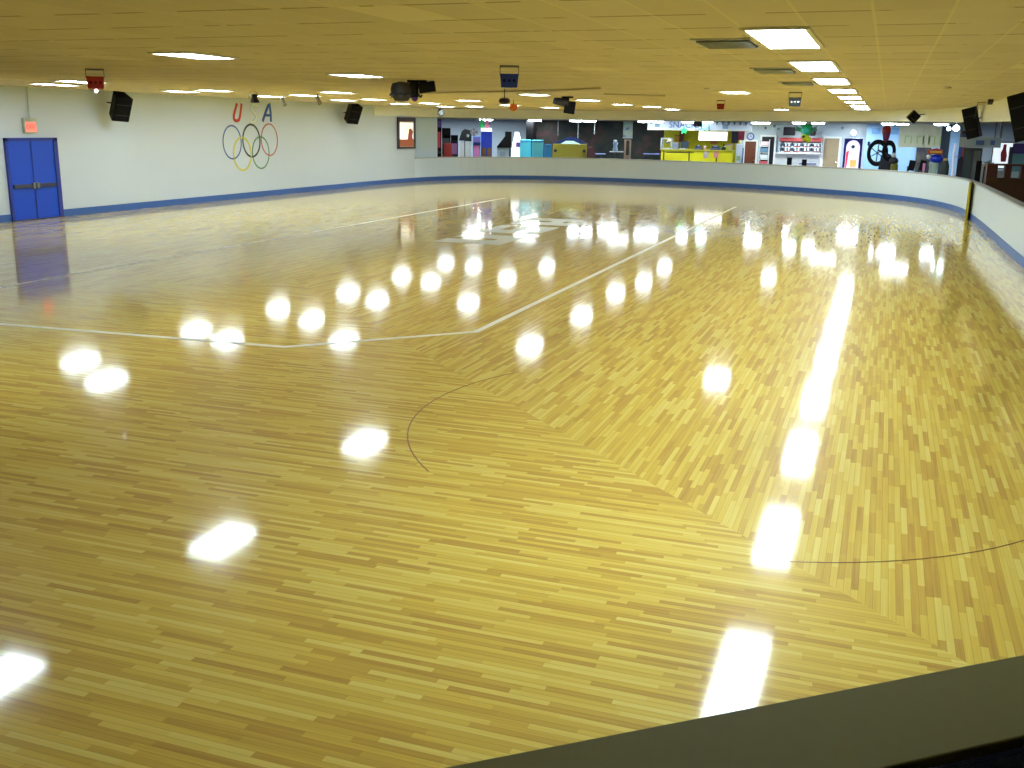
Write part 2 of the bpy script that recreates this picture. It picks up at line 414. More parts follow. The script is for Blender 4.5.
# lobby lights
ll = None
desc = {486:'above the blue crane machine',535:'where the pale wall meets the mural',576:'above the yellow game cabinet, left one',589.5:'above the yellow game cabinet, right one',644.5:'above the dark mural end',657:'above the left end of the snack bar sign',
 688:'above the lettering of the snack bar sign',700:'above the dark box on the snack bar sign',709:'above the green star of the snack bar sign',755:'above the brown door, left one',760.8:'above the brown door, middle one',766.6:'above the brown door, right one',
 799:'left of the hanging green decoration',818:'right of the hanging green decoration',888:'above the red bowling pin',902:'above the left edge of the cream banner',941:'above the right edge of the cream banner'}
for px, d in desc.items():
    Y = 60.5 if px < 780 else 57.5; q = atY(px, 124, Y); wd = .5 if px in (709,755,760.8,766.6) else .95
    lab = 'small lobby ceiling light '+d
    if ll is None:
        ll = thing('lobby_light', lab, 'ceiling light', group='small ceiling lights over the lobby'); o = ll
        b = B(); b.box(-.52,.52,-.32,.32,-.03,0); b.build('housing', offwhite, ll)
        b = B(); b.prism([(-.5,-.03),(-.42,-.10),(.42,-.10),(.5,-.03)], -.3, .3, 'y'); b.build('diffuser', lobby_lamp, ll)
    else: o = dup(ll, (0,0,0), 0, lab)
    o.location = (q.x, Y, LH-.001); o.scale = (.34 if wd < .9 else .66, 1, 1)

# ceiling vents beside the row
vt = None
for (x, y, lab) in ((-1.80,12.2,'grey ceiling vent beside the nearest long fluorescent panel'),(-1.82,17.6,'grey ceiling vent beside the second long fluorescent panel'),(-1.84,22.35,'dark slot vent beside the third long fluorescent panel')):
    if vt is None:
        vt = thing('ceiling_vent', lab, 'vent', (x,y,H-.001), group='vents beside the bright ceiling row')
        b = B(); b.box(-.34,.34,-.55,-.5,-.02,0).box(-.34,.34,.5,.55,-.02,0).box(-.34,-.29,-.5,.5,-.02,0).box(.29,.34,-.5,.5,-.02,0); b.build('frame', lgrey, vt)
        b = B(); b.box(-.29,.29,-.5,.5,-.004,-.001); b.build('backing', mat('vent_backing',(112,112,96),.7), vt)
        for k in range(6):
            b = B(); yy = -.42+.168*k; M = Matrix.Translation((0,yy,-.014)) @ Matrix.Rotation(.6,4,'X'); b.box(-.28,.28,-.05,.05,-.003,.003,M); b.build('slat', lgrey, vt)
    else: dup(vt, (x,y,H-.001), 0, lab)

# ---------------------------------------------------------------- left wall: door, exit sign, lettering, rings
D0, D1, DH = 23.21, 25.21, 2.36
dr1 = bpy.data.objects.new('door_1', None); C.objects.link(dr1); dr1.location = (WX, (D0+D1)/2, 0); struct(dr1, 'blue double door with dark push bars in the white wall'); hw = 1.0
b = B(); b.box(0,.07,-hw,-hw+.09,0,DH).box(0,.07,hw-.16,hw,0,DH).box(0,.07,-hw,hw,DH-.09,DH); b.build('frame', blue_frame, dr1)
for s in (0, 1):
    y0, y1 = (-.91, -.045) if s == 0 else (-.035, .84)
    b = B(); b.box(.005,.045,y0,y1,.02,DH-.09); lf = b.build('leaf', blue_door, dr1, .004)
    b = B(); b.box(.046,.10,y0+.06,y1-.05,.93,1.04); b.build('push_bar', mat('bar_steel',(60,66,92),.4,metal=.4), lf, .01)
    b = B(); b.box(.046,.13,(y1-.12 if s==0 else y0+.02),(y1-.02 if s==0 else y0+.12),.9,1.07); b.build('latch', grey, lf, .01)
b = B(); b.box(.047,.06,-.06,-.015,.02,DH-.09); b.build('astragal', blue_frame, dr1)
b = B(); b.box(.0,.09,-hw,hw,0,.02); b.build('threshold', dark, dr1)
ex = thing('exit_sign', 'small lit red exit sign on the wall above the blue double door', 'exit sign', (WX, 24.2, 2.5))
b = B(); b.box(0,.09,-.24,.24,0,.42); b.build('housing', mat('sign_grey',(176,184,172),.5), ex, .01)
b = B(); b.box(.091,.10,-.19,.20,.03,.31); b.build('lens', exit_red, ex)
text('lettering', 'EXIT', .17, exit_txt, ex, Matrix.Translation((.101,.0,.17)) @ Matrix.Rotation(PI/2,4,'Z') @ Matrix.Rotation(PI/2,4,'X'), .002)
b = B(); b.tube([(.03,.05,.42),(.03,.05,H-2.5)], .012, 6); b.build('conduit', lgrey, ex)

def wall_stroke(pts, w, d0, d1, closed=False):
    """stroke on the left wall plane: pts in (Y,Z)"""
    b = ribbon(pts, w, d0, closed, d1-d0); b.xf(Matrix(((0,0,1,0),(1,0,0,0),(0,1,0,0),(0,0,0,1)))); return b
lx = WX
red_paint = mat('red_wall_paint', (200,64,44), .6); blue_paint = mat('blue_wall_paint', (40,92,176), .6); wht = mat('white_wall_paint', (214,226,226), .6); outl = mat('pale_outline_paint',(176,182,170),.6)
wt = thing('wall_lettering', 'red, white and blue brush letters USA painted above the five rings', 'wall lettering', (lx+.004,0,0))
U = [(34.72,3.60),(34.58,3.35),(34.47,3.12),(34.50,2.99),(34.66,2.95),(34.82,3.02),(34.92,3.25),(35.02,3.60)]
Up_ = catmull(U,4); wall_stroke([(v.x,v.y) for v in Up_], .12, 0, .01).build('letter', red_paint, wt)['label'] = 'red letter U'
S = [(36.10,3.52),(35.92,3.60),(35.72,3.52),(35.70,3.38),(35.86,3.27),(35.98,3.15),(35.92,2.98),(35.70,2.90),(35.52,2.98)]
Sp = [(v.x,v.y) for v in catmull(S,4)]
sl = wall_stroke(Sp, .15, 0, .006).build('letter', outl, wt); sl['label'] = 'pale outlined letter S'
wall_stroke(Sp, .115, .0065, .011).build('letter_fill', wht, sl)
b = wall_stroke([(36.42,2.94),(36.66,3.3),(36.86,3.56),(36.98,3.60),(37.03,3.3),(37.03,2.94)], .13, 0, .01)
b2 = B(); b2.box(0,.01,36.55,37.0,3.14,3.24); a_ = b.build('letter', blue_paint, wt); a_['label'] = 'blue letter A'; b2.build('crossbar', blue_paint, a_)
rg = thing('ring_emblem', 'five interlocking coloured rings painted on the white wall', 'emblem', (lx+.004,0,0))
for (cy, cz, col, w, lab) in ((34.28,2.15,(62,96,172),.055,'blue ring'),(35.58,2.2,(56,64,60),.075,'black ring'),(36.86,2.23,(186,92,84),.05,'red ring'),(34.93,1.7,(214,206,92),.075,'yellow ring'),(36.2,1.73,(86,140,92),.055,'green ring')):
    pts = [(cy+.59*math.cos(2*PI*k/64), cz+.62*math.sin(2*PI*k/64)) for k in range(64)]
    wall_stroke(pts, w, 0, .008, True).build('ring', mat('paint_'+lab.replace(' ','_'), col, .6), rg)['label'] = lab
# framed poster on the curved end of the wall
pw = offset(left_path, -.03); i0 = -4
pc = atY(406, 133.5, 49.15); q = left_path[-3]; q2 = left_path[-1]; tv = (q2-q).normalized(); a = math.atan2(tv.y, tv.x)
def on_wall(px):  # point of the curved wall hit by the image column
    best = None
    for k in range(len(left_path)-1):
        for s in range(20):
            P = left_path[k].lerp(left_path[k+1], s/20); d = P-CAM; z = d.dot(Fw); X = 512+FPX*d.dot(Rt)/z
            if best is None or abs(X-px) < best[0]: best = (abs(X-px), P.copy(), z)
    return best[1]
PA, PB = on_wall(397), on_wall(414.5); tv = (PB-PA); L = tv.length; a = math.atan2(tv.y, tv.x)
zt = atY(405, 117.3, PA.y).z; zb = atY(405, 149, PA.y).z
po = thing('framed_poster', 'dark framed poster with a bright white and orange picture on the wall', 'poster', (PA.x, PA.y, zb), a)
nz = zt-zb
b = B(); b.box(0,L,-.10,-.06,0,.06*nz).box(0,L,-.10,-.06,nz*.88,nz).box(0,L*.1,-.10,-.06,0,nz).box(L*.9,L,-.10,-.06,0,nz); b.build('frame', mat('poster_frame',(58,34,40),.4), po)
b = B(); b.box(.02,L-.02,-.075,-.06,.02,nz-.02); b.build('backing', mat('poster_back',(206,160,96),.4), po)
b = B(); b.box(L*.12,L*.88,-.082,-.076,nz*.3,nz*.84); b.build('picture', poster_material('poster_art_glow', [(.3,(226,226,170)),(.42,(246,246,236)),(.66,(238,238,232)),(.74,(214,120,110))], 1.6, .8), po)  # emission added to brighten the picture, which is no lamp
b = B(); b.box(L*.12,L*.88,-.082,-.076,nz*.08,nz*.28); b.build('picture_foot', mat('poster_orange',(206,104,46),.4), po)
b = B(); b.prism([(L*.55,nz*.28),(L*.62,nz*.62),(L*.72,nz*.66),(L*.86,nz*.55),(L*.8,nz*.4),(L*.86,nz*.28)], -.088, -.083, 'y'); b.build('picture_figure', mat('poster_red',(196,92,88),.5), po)

# ---------------------------------------------------------------- speakers
def speaker(px, py, Y, label, yaw, tilt, roll, w=.62, h=1.0, d=.5, wall=None, group='black speakers mounted around the rink'):
    q = atY(px, py, Y)
    t = thing('speaker', label, 'speaker', q, 0, group); M = Matrix.Rotation(yaw,4,'Z') @ Matrix.Rotation(tilt,4,'X') @ Matrix.Rotation(roll,4,'Y')
    b = B(); b.prism([(-w/2,-d/2),(w/2,-d/2),(w*.32,d/2),(-w*.32,d/2)], -h/2, h/2, 'z', M); b.build('cabinet', black, t, .015)
    b = B(); b.box(-w/2+.03,w/2-.03,-d/2-.02,-d/2-.001,-h/2+.03,h/2-.03,M); g = b.build('grille', black_cloth, t, .01)
    b = B()
    for k in (-.22, .22): b.box(-w/2+.05,w/2-.05,-d/2-.026,-d/2-.021,h*k-.006,h*k+.006,M)
    b.build('grille_seam', dark, g)
    e = Vector(wall)-q; b = B(); b.tube([M @ Vector((0,d*.4,0)), e], .025, 8); b.box(-.06,.06,-.06,.06,-.01,.01, Matrix.Translation(e)); b.build('bracket', dark, t)
    return t
q = atX(119, 106, -23.1); speaker(119.5, 106.5, q.y, 'black speaker tilted down on the white wall right of the blue door', math.radians(62), math.radians(27), math.radians(4), .56, .80, .5, (WX, q.y+.2, 3.45))
q = atX(352.5, 113, -23.15); speaker(352.5, 113, q.y, 'black speaker tilted down on the white wall left of the framed poster', math.radians(60), math.radians(27), math.radians(4), .6, .86, .5, (WX, q.y+.2, 3.4))
speaker(913, 116.3, 46, 'small black speaker hanging like a diamond above the cream banner', math.radians(20), math.radians(15), math.radians(38), .4, .4, .3, (1.3, 46.6, 3.6))
speaker(973, 122.5, 38, 'tall black speaker hung beside the soffit above the yellow corner post', math.radians(-30), math.radians(8), math.radians(-14), .44, 1.0, .36, (2.95, 38.3, 3.5))
speaker(1030, 115, 25.5, 'large black speaker cut off by the right edge of the frame', math.radians(-34), math.radians(8), math.radians(-14), .64, 1.02, .45, (3.1, 25.8, 3.5))

# ---------------------------------------------------------------- effect lights hanging from the rink ceiling
def hung(name, px, Yc, label, cat, z=H):
    q = atY(px, 100, Yc); return thing(name, label, cat, (q.x, Yc, z))
def boxlight(px, Y, w, m, lens, label):
    t = hung('effect_light', px, Y, label, 'effect light'); t.rotation_euler.z = math.atan2(-t.location.x, Y)*1.0
    k = w
    b = B(); b.box(-.5*k,-.46*k,-.03,.03,-.5*k,0).box(.46*k,.5*k,-.03,.03,-.5*k,0).box(-.5*k,.5*k,-.03,.03,-.03,0); b.build('yoke', grey, t)
    b = B(); b.prism([(-.48*k,-.42*k),(.48*k,-.42*k),(.42*k,-1.1*k),(-.42*k,-1.1*k)], -.25*k, .35*k, 'y'); b.build('housing', m, t, .01)
    for j in range(3):
        b = B(); b.cyl((-.25*k+.25*k*j,-.25*k,-.76*k),(-.25*k+.25*k*j,-.3*k,-.76*k),.085*k); b.build('lens', lens, t)
    return t
boxlight(509, 16.1, .31, bluem, mat('blue_lens',(20,30,110),.2), 'blue box effect light hanging from the middle of the ceiling')
bl = boxlight(97, 16.2, .33, redm, mat('red_lens',(120,20,24),.2), 'red box effect light hanging near the left wall lights')
b = B(); b.ball((0,-.02,-.40), .035); b.build('bulb', mat('small_bulb',(255,255,255),.4,emit=4), bl)
t = boxlight(721, 35, .26, mat('dark_red',(128,30,26),.5), redm, 'small dark red box light under the ceiling before the soffit')
t = boxlight(795, 27.5, .32, mat('slate_box',(66,82,98),.4), chrome, 'grey blue box effect light left of the bright ceiling row')
# large cluster
ct = hung('effect_light_cluster', 413, 20.9, 'large cluster of black moving effect lights hanging from the ceiling', 'effect light'); ct.rotation_euler.z = math.radians(22)
b = B(); b.box(-.12,.30,-.04,.04,-.05,0); b.build('mounting_bar', black, ct)
b = B(); b.lathe([(.05,0),(.2,-.04),(.235,-.16),(.22,-.3),(.15,-.40),(.05,-.42)], (-.25,0,-.03), 18); b.build('drum', dark, ct, smooth=True)
for k in range(5):
    a_ = math.radians(180+36*k+18); b = B(); b.cyl((-.25+.19*math.cos(a_),.19*math.sin(a_),-.3),(-.25+.25*math.cos(a_),.25*math.sin(a_),-.34),.045); b.build('lens', mat('dark_lens',(70,74,90),.15), ct)
b = B(); b.cyl((.02,0,-.05),(.05,0,-.36),.10,.075); b.build('scanner_body', black, ct)
b = B(); b.ball((.04,0,-.37), .075); b.build('scanner_head', purplem, ct)
b = B(); b.box(.10,.46,-.12,.12,-.30,-.08, Matrix.Rotation(math.radians(-9),4,'Y')); b.build('lamp_box', black, ct, .02)
b = B(); b.tube([(.12,0,-.28),(.16,0,-.36),(.2,0,-.3)], .02); b.build('knob_bracket', dark, ct)
# far black fixture
ft2 = hung('effect_light', 565, 31.5, 'black barrel spotlight hanging in front of the mural', 'effect light'); ft2.rotation_euler.z = math.radians(15)
b = B(); b.box(-.1,.25,-.03,.03,-.05,0); b.build('yoke', black, ft2)
b = B(); b.cyl((-.32,0,-.14),(.12,0,-.2),.10,.15); b.build('housing', dark, ft2)
b = B(); b.box(.02,.36,-.12,.12,-.50,-.12, Matrix.Rotation(.12,4,'Y')); b.build('lamp_head', black, ft2, .02)
b = B(); b.cyl((-.36,0,-.13),(-.32,0,-.14),.09,.09); b.build('lens', bluem, ft2)
# rod-hung disc and orange lamp
t = hung('effect_light', 504.5, 25.6, 'dark purple flat light on a thin rod below the blue box light', 'effect light')
b = B(); b.cyl((0,0,0),(0,0,-.24),.012); b.build('rod', dark, t)
b = B(); b.lathe([(.04,0),(.13,-.03),(.15,-.1),(.1,-.15),(.03,-.16)], (0,0,-.22)); b.build('housing', mat('dark_purple',(38,28,74),.4), t, smooth=True)
t = hung('hanging_lamp', 513.5, 36, 'small orange hanging lamp below the ceiling edge', 'lamp')
b = B(); b.cyl((0,0,0),(0,0,-.14),.012); b.build('rod', dark, t)
b = B(); b.lathe([(.03,0),(.14,-.05),(.15,-.15),(.09,-.24),(.02,-.26)], (0,0,-.12)); b.build('shade', orangem, t, smooth=True)
# bell lamp with chrome ring near the letters
t = hung('pendant_light', 254, 27.6, 'black bell lamp with a chrome hoop just above the wall letter S', 'light'); t.rotation_euler.z = math.radians(33)
b = B(); b.torus((-.02,0,-.13), .13, .012, 'y'); b.build('hoop', chrome, t, smooth=True)
b = B(); b.lathe([(.03,0),(.08,-.02),(.09,-.12),(.14,-.22),(.15,-.25),(.05,-.26)], (.02,-.02,-.08)); b.build('bell', black, t, smooth=True)
b = B(); b.ball((-.1,-.01,-.1), .04); b.build('bulb', white, t)
# small tilted spot cans on the left
for px, Y, sz, lab in ((283,32,.16,'small grey spotlight tilted down right of the black bell lamp'),(318,30,.15,'small grey spotlight between two left wall-side ceiling lights')):
    t = hung('spotlight', px, Y, lab, 'spotlight', H); 
    b = B(); b.cyl((0,0,0),(0,0,-.1),.02); b.build('stem', grey, t)
    b = B(); b.cyl((-.04,0,-.08),(.10,-.05,-.08-sz*1.5),.05,.07); b.build('can', mat('can_taupe',(128,122,104),.5), t)
t = thing('spotlight', 'small grey round spotlight clamped to the soffit above the poster', 'spotlight', (*atY(441, 106, 47.5).xy, 3.66))
b = B(); b.torus((0,0,-.15), .16, .035, 'y', 24); b.build('rim', dark, t, smooth=True)
b = B(); b.cyl((0,.1,-.15),(0,-.03,-.15),.12); b.build('can', mat('can_grey',(120,124,120),.6), t)
b = B(); b.cyl((.0,.04,.0),(0,.04,.14),.02); b.build('stem', grey, t)
# conduit track across the ceiling
b = B(); tr = [atZ(x, y, H) for x, y in ((418,92),(470,91),(520,90),(560,89),(600,87))]
b.tube([(p.x,p.y,H-.03) for p in tr], .025); tag(b.build('ceiling_conduit', mat('conduit_dull',(190,180,150),.6)), 'thin grey conduit run across the ceiling behind the blue box light', 'conduit')
b = B(); tr = [atZ(x, y, H) for x, y in ((604,93),(665,94.5))]
b.tube([(p.x,p.y,H-.03) for p in tr], .02); tag(b.build('ceiling_conduit', MATS['conduit_dull']), 'short dark conduit on the ceiling before the snack bar', 'conduit')
# smoke detectors
dt = None
for x, y, lab in ((948,87,'nearer white ceiling sensor on the right side of the ceiling'),(965,95,'farther white ceiling sensor on the right side of the ceiling'),(707,88,'small white ceiling sensor left of the lone square light')):
    p = atZ(x, y, H)
    if dt is None:
        dt = thing('ceiling_sensor', lab, 'sensor', (p.x,p.y,H), group='white ceiling sensors')
        b = B(); b.lathe([(.07,0),(.065,-.03),(.03,-.045)]); b.build('dome', offwhite, dt, smooth=True)
    else: dup(dt, (p.x,p.y,H), 0, lab)
t = thing('security_camera', 'small dark camera on the soffit between the two right speakers', 'camera', atY(990, 104, 33)+Vector((0,0,.1)))
b = B(); b.cyl((0,0,.25),(0,0,0),.02); b.box(-.06,.06,-.02,.02,.22,.26); b.build('stem', dark, t)
b = B(); b.box(-.07,.07,-.16,.08,-.1,.03, Matrix.Rotation(-.3,4,'X')); b.build('housing', dark, t, .01)
b = B(); b.tube([(-.1,.02,-.05),(-.32,.05,-.06),(-.36,.05,-.5)], .01, 6); b.build('cable', dark, t)

# ---------------------------------------------------------------- lobby objects
def base(name, label, cat, px0, px1, pyt, Y, group=None, face=True, zb=-.03):
    """root on the lobby floor; returns root, width, height"""
    pc_ = (px0+px1)/2; q = atY(pc_, 140, Y); dist = (Vector((q.x,Y,0))-Vector((0,0,0))).length
    a_ = math.atan2(-q.x, Y)            # turn the front towards the viewer
    depth = (Vector((q.x,Y,2.8))-CAM).dot(Fw); w = (px1-px0)/FPX*depth
    z = atY(pc_, pyt, Y).z
    if not face: a_ = 0; w = atY(px1,140,Y).x-atY(px0,140,Y).x
    return thing(name, label, cat, (q.x, Y, zb), a_, group), w, z-zb
def glow(name, rgb, e): return mat(name, rgb, .4, emit=e)
def cabinet(px0, px1, pyt, Y, label, body, screen, marq, ctrl=None, group='arcade machines behind the barrier'):
    t, w, h = base('arcade_machine', label, 'arcade machine', px0, px1, pyt, Y, group)
    d = .7; pr = [(-d*.5,0),(-d*.5,h*.42),(-d*.35,h*.5),(-d*.1,h*.8),(-d*.4,h*.85),(-d*.4,h),(d*.5,h),(d*.5,0)]
    b = B(); b.prism(pr, -w/2, w/2, 'x'); b.build('body', body, t)
    n = .03
    b = B(); b.prism([(-d*.33,h*.52),(-d*.12,h*.79),(-d*.12+n,h*.79),(-d*.33+n,h*.52)], -w/2+.06, w/2-.06, 'x', Matrix.Translation((0,-.03,0))); b.build('screen', screen, t)
    b = B(); b.box(-w/2+.03,w/2-.03,-d*.4-.02,-d*.4-.001,h*.865,h*.985); b.build('marquee', marq, t)
    b = B(); b.box(-w/2+.03,w/2-.03,-d*.5-.12,-d*.36,h*.42,h*.455); cp = b.build('control_panel', ctrl or dark, t)
    b = B(); b.cyl((-w*.2,-d*.5-.02,h*.455),(-w*.2,-d*.5-.02,h*.455+.08),.012); b.ball((-w*.2,-d*.5-.02,h*.455+.09),.028); b.build('joystick', redm, cp)
    return t
scr_b = glow('screen_blue', (60,80,130), .25); scr_r = glow('screen_red', (150,50,60), .3); scr_d = glow('screen_dim', (50,56,60), .15); mq_y = glow('marquee_cream', (200,196,160), .4); mq_p = glow('marquee_purple', (70,60,110), .3)
cabinet(436, 441.5, 119.5, 55.5, 'tall narrow dark machine with a red screen at the left end of the arcade', black, scr_r, mq_p)
cabinet(442, 450.5, 128, 57.5, 'black hooded arcade machine beside the tall narrow one', black, scr_d, black, redm)
t, w, h = base('racing_seat', 'red and pink arcade racing seat in front of the black machine', 'seat', 442, 453, 143, 56.3)
b = B(); b.box(-w/2,w/2,-.3,.3,0,.5); b.build('base', black, t, .03)
b = B(); b.box(-w*.42,w*.42,-.25,.3,.5,.75); b.build('seat', pinkm, t, .06)
b = B(); b.box(-w*.42,w*.42,.15,.35,.7,h); b.build('backrest', mat('seat_red',(150,44,36),.6), t, .08)
cabinet(450.8, 458, 135, 59.6, 'low dark arcade machine with small violet screen', dark, glow('screen_violet',(130,90,130),.4), black)
t, w, h = base('arcade_machine', 'pale grey twin arcade game under a dark green canopy', 'arcade machine', 460, 471.5, 129, 58.2, 'arcade machines behind the barrier')
b = B(); b.prism([(-.35,0),(-.42,h*.72),(.3,h*.72),(.4,0)], -w*.5, -w*.12, 'x'); b.build('left_body', mat('bright_grey_body',(236,238,236),.5), t)
b = B(); b.prism([(-.35,0),(-.42,h*.72),(.3,h*.72),(.4,0)], -w*.05, w*.45, 'x'); b.build('right_body', mat('pale_green_grey',(232,244,238),.5), t)
b = B(); b.prism([(-w*.6,h*.76),(-w*.35,h*.95),(-w*.1,h),(w*.5,h*.97),(w*.5,h*.74)], -.4, .4, 'y'); b.build('canopy', mat('dark_green_canopy',(26,40,44),.5), t)
b = B(); b.box(-w*.12,-w*.05,-.3,.3,0,h*.75); b.build('divider', black, t)
b = B(); b.ball((w*.18,-.42,h*.86),.09); b.build('lamp', white, t)
t, w, h = base('pedestal_fan', 'grey round fan on a stand right of the twin arcade game', 'fan', 470.5, 477.5, 128.5, 57)
b = B(); b.cyl((0,0,0),(0,0,h-w*.9),.03); b.lathe([(.25,0),(.22,.03),(.03,.05)]); b.build('stand', dark, t)
b = B(); b.torus((0,0,h-w*.52),w*.47,.03,'y'); b.build('cage', grey, t, smooth=True)
for k in range(4):
    b = B(); b.box(.02,w*.42,-.01,.01,-w*.14,w*.14, Matrix.Translation((0,0,h-w*.52)) @ Matrix.Rotation(k*PI/2,4,'Y') @ Matrix.Rotation(.4,4,'X')); b.build('blade', mat('fan_blade',(110,100,100),.5), t)
cabinet(473, 480.5, 136.5, 56.5, 'magenta and blue arcade machine below the round fan', mat('blue_cab',(44,104,190),.5), glow('screen_magenta',(140,80,120),.3), mq_p)
# crane machine
t, w, h = base('crane_machine', 'blue crane game with white top and dark red base', 'crane game', 481, 492, 128, 57.5)
b = B(); b.box(-w/2,w/2,-.4,.4,0,h*.42); b.build('base', mat('crane_base',(84,22,28),.5), t, .02)
b = B(); b.box(-w/2,-w/2+.05,-.4,-.35,h*.42,h*.93).box(w/2-.05,w/2,-.4,-.35,h*.42,h*.93).box(-w/2,w/2,.35,.4,h*.42,h*.93).box(-.02,.05,-.4,-.37,h*.42,h*.93); b.build('glass_frame', bluem, t)
b = B(); b.box(-w/2,w/2,-.42,.42,h*.93,h); b.build('top_sign', glow('crane_top',(236,240,240),.5), t)
b = B(); b.box(-w/2+.06,w/2-.06,-.3,.3,h*.42,h*.6); b.build('prize_bin', mat('prize_mix',(150,110,60),.8,var=.5,scale=9), t, .05)
for px, m_, lab, z0 in ((482,greenm,'small green plush toy on the left of the crane game top',.34),(487.5,pinkm,'small pink plush toy on the right of the crane game top',.3)):
    q = atY(px, 124, 57.5); t2 = thing('plush_toy', lab, 'plush toy', (q.x, 57.5, h-.03), group='plush toys on the crane game')
    b = B(); b.ball((0,0,z0*.4), .15, sc=(1,.8,1)); b.build('body', m_, t2, smooth=True)
    b = B(); b.ball((0,-.02,z0*1.15), .11); b.build('head', m_, t2, smooth=True)
t, w, h = base('arcade_machine', 'grey green machine with a dark slanted hood beside the white one', 'arcade machine', 497, 511.5, 131.5, 57, 'arcade machines behind the barrier')
b = B(); b.box(-w*.5,w*.32,-.35,.35,0,h*.66); b.build('body', mat('greygreen_cab',(160,180,184),.5), t, .02)
b = B(); b.prism([(-w*.5,h*.68),(w*.05,h*.9),(w*.05,h),(w*.5,h),(w*.5,h*.66),(-w*.5,h*.66)], -.4, .4, 'y'); b.build('hood', black, t)
b = B(); b.box(w*.33,w*.46,-.3,.3,0,h*.66); b.build('side_panel', dark, t)
b = B(); b.box(-w*.3,w*.1,-.37,-.351,h*.45,h*.58); b.build('screen', mat('greyscreen',(140,150,170),.3), t)
t, w, h = base('skeeball_lane', 'bright white slanted ball game left of the cyan panels', 'ball game', 511, 524, 132, 58)
b = B(); b.prism([(-w*.5,0),(-w*.45,h*.66),(-w*.2,h),(w*.1,h),(w*.5,h*.6),(w*.3,0)], -.45, .5, 'y'); b.build('body', glow('white_lit_body',(240,244,248),.7), t)
b = B(); b.box(-w*.1,w*.5,-.5,-.46,h*.68,h*.78); b.build('shelf', purplem, t)
for px0, px1, py, Y, m_, lab in ((520,531.2,139.5,57,cyanm,'left bright cyan game panel on the barrier edge'),(532,543.6,140,57,mat('cyan_stripe',(110,224,250),.45,var=.15,scale=12),'right bright cyan ribbed game panel'),(544.6,552,144,57,cyan2,'deeper blue low panel beside the cyan ones')):
    t, w, h = base('table_game', lab, 'table game', px0, px1, py, Y, 'blue panels of the table games')
    b = B(); b.box(-w/2,w/2,-.12,.12,.05,h); b.build('body', m_, t, .03)
    b = B(); b.box(-w/2,w/2,-.15,.15,.0,.06); b.build('plinth', dark, t)
    b = B(); b.box(-w/2,w/2,-.14,-.12,h-.12,h-.04); b.build('top_trim', mat('trim_blue',(60,140,210),.4), t)
t, w, h = base('game_cabinet', 'yellow game cabinet with a blue canopy and white lit dome before the mural', 'game', 553, 587, 143.8, 60)
b = B(); b.box(-w*.5,w*.5,-.6,.6,h*.55,h); b.build('body', mat('dull_yellow_body',(176,160,48),.5,var=.1), t, .04)
b = B(); b.box(-w*.45,w*.45,-.5,.5,0,h*.55); b.build('base', mat('navy_base',(24,32,60),.5), t)
b = B(); b.prism([(-w*.55,h),(-w*.2,h+.28),(0,h+.42),(w*.25,h+.3),(w*.55,h)], -.1, .5, 'y'); b.build('canopy', mat('navy_canopy',(30,50,120),.4), t)
b = B(); b.prism([(-w*.27,h),(-w*.12,h+.17),(w*.1,h+.17),(w*.3,h)], -.5, -.15, 'y'); b.build('lit_dome', glow('dome_glow',(190,225,215),.8), t)
for s in (-1, 1):
    b = B(); b.cyl((s*w*.42,-.62,h*.8),(s*w*.42,-.58,h*.8),.09); b.build('speaker', dark, t)
# mural
tag(B().box(atY(526,130,66).x, atY(663,130,66).x, 66, 66.3, -.03, LH-.005).build('mural_wall', mural_material()), 'dark painted mural wall between arcade and snack bar', 'mural wall')
tag(B().box(atY(526,130,64.6).x, atY(533,130,64.6).x, 64.6, 65.2, -.03, LH-.005).build('dark_column', black), 'black column at the left end of the mural wall', 'column')
for px, zz, lab in ((558,2.6,'left hanging wire before the mural'),(578,2.45,'middle hanging wire with a pale drop before the mural'),(594.5,2.7,'right hanging wire before the mural')):
    q = atY(px,130,62); t = thing('hanging_ornament', lab, 'ornament', (q.x,62,LH), group='thin wires hung before the mural')
    b = B(); b.cyl((0,0,0),(0,0,zz-LH),.02); b.build('wire', lgrey, t)
    b = B(); b.lathe([(.01,0),(.05,-.1),(.02,-.22)], (0,0,zz-LH)); b.build('drop', mat('ornament_grey',(96,120,116),.4), t, smooth=True)
t, w, h = base('trophy_stand', 'small white and blue figurine on a tray table before the mural', 'figurine', 610, 624, 151.3, 60)
b = B(); b.box(-w/2,w/2,-.3,.3,h-.05,h); b.build('tray', lgrey, t)
b = B(); b.cyl((0,0,0),(0,0,h-.05),.05); b.build('stem', dark, t)
b = B(); b.lathe([(.12,0),(.16,.1),(.1,.3),(.16,.45),(.12,.52),(.04,.56)], (-.08,0,h)); b.build('figure', mat('figurine_blue',(130,150,176),.4), t, smooth=True)
b = B(); b.ball((-.1,0,h+.6), .1, sc=(1.2,1,.6)); b.build('cap', white, t, smooth=True)
t = thing('wall_poster', 'pale green and white poster hanging on the mural', 'poster', (atY(628,130,65.9).x, 65.9, atY(628,138,65.9).z)); w = .62; h = atY(628,121.5,65.9).z-atY(628,138,65.9).z
b = B(); b.box(-w/2,w/2,-.02,.0,0,h); b.build('sheet', poster_material('poster_pale', [(.35,(90,120,160)),(.5,(176,190,176)),(.65,(130,180,150))], 2.5), t)
b = B(); b.box(-w/2-.02,w/2+.02,-.04,-.02,-.02,.02).box(-w/2-.02,w/2+.02,-.04,-.02,h-.02,h+.0); b.build('batten', lgrey, t)
t, w, h = base('wooden_stand', 'brown upright stand below the pale poster', 'stand', 624.5, 631.5, 139.5, 63.5)
b = B(); b.box(-w/2,-w/2+.12,-.15,.15,0,h).box(w/2-.12,w/2,-.15,.15,0,h); b.build('post', mat('stand_brown',(96,78,62),.6), t)
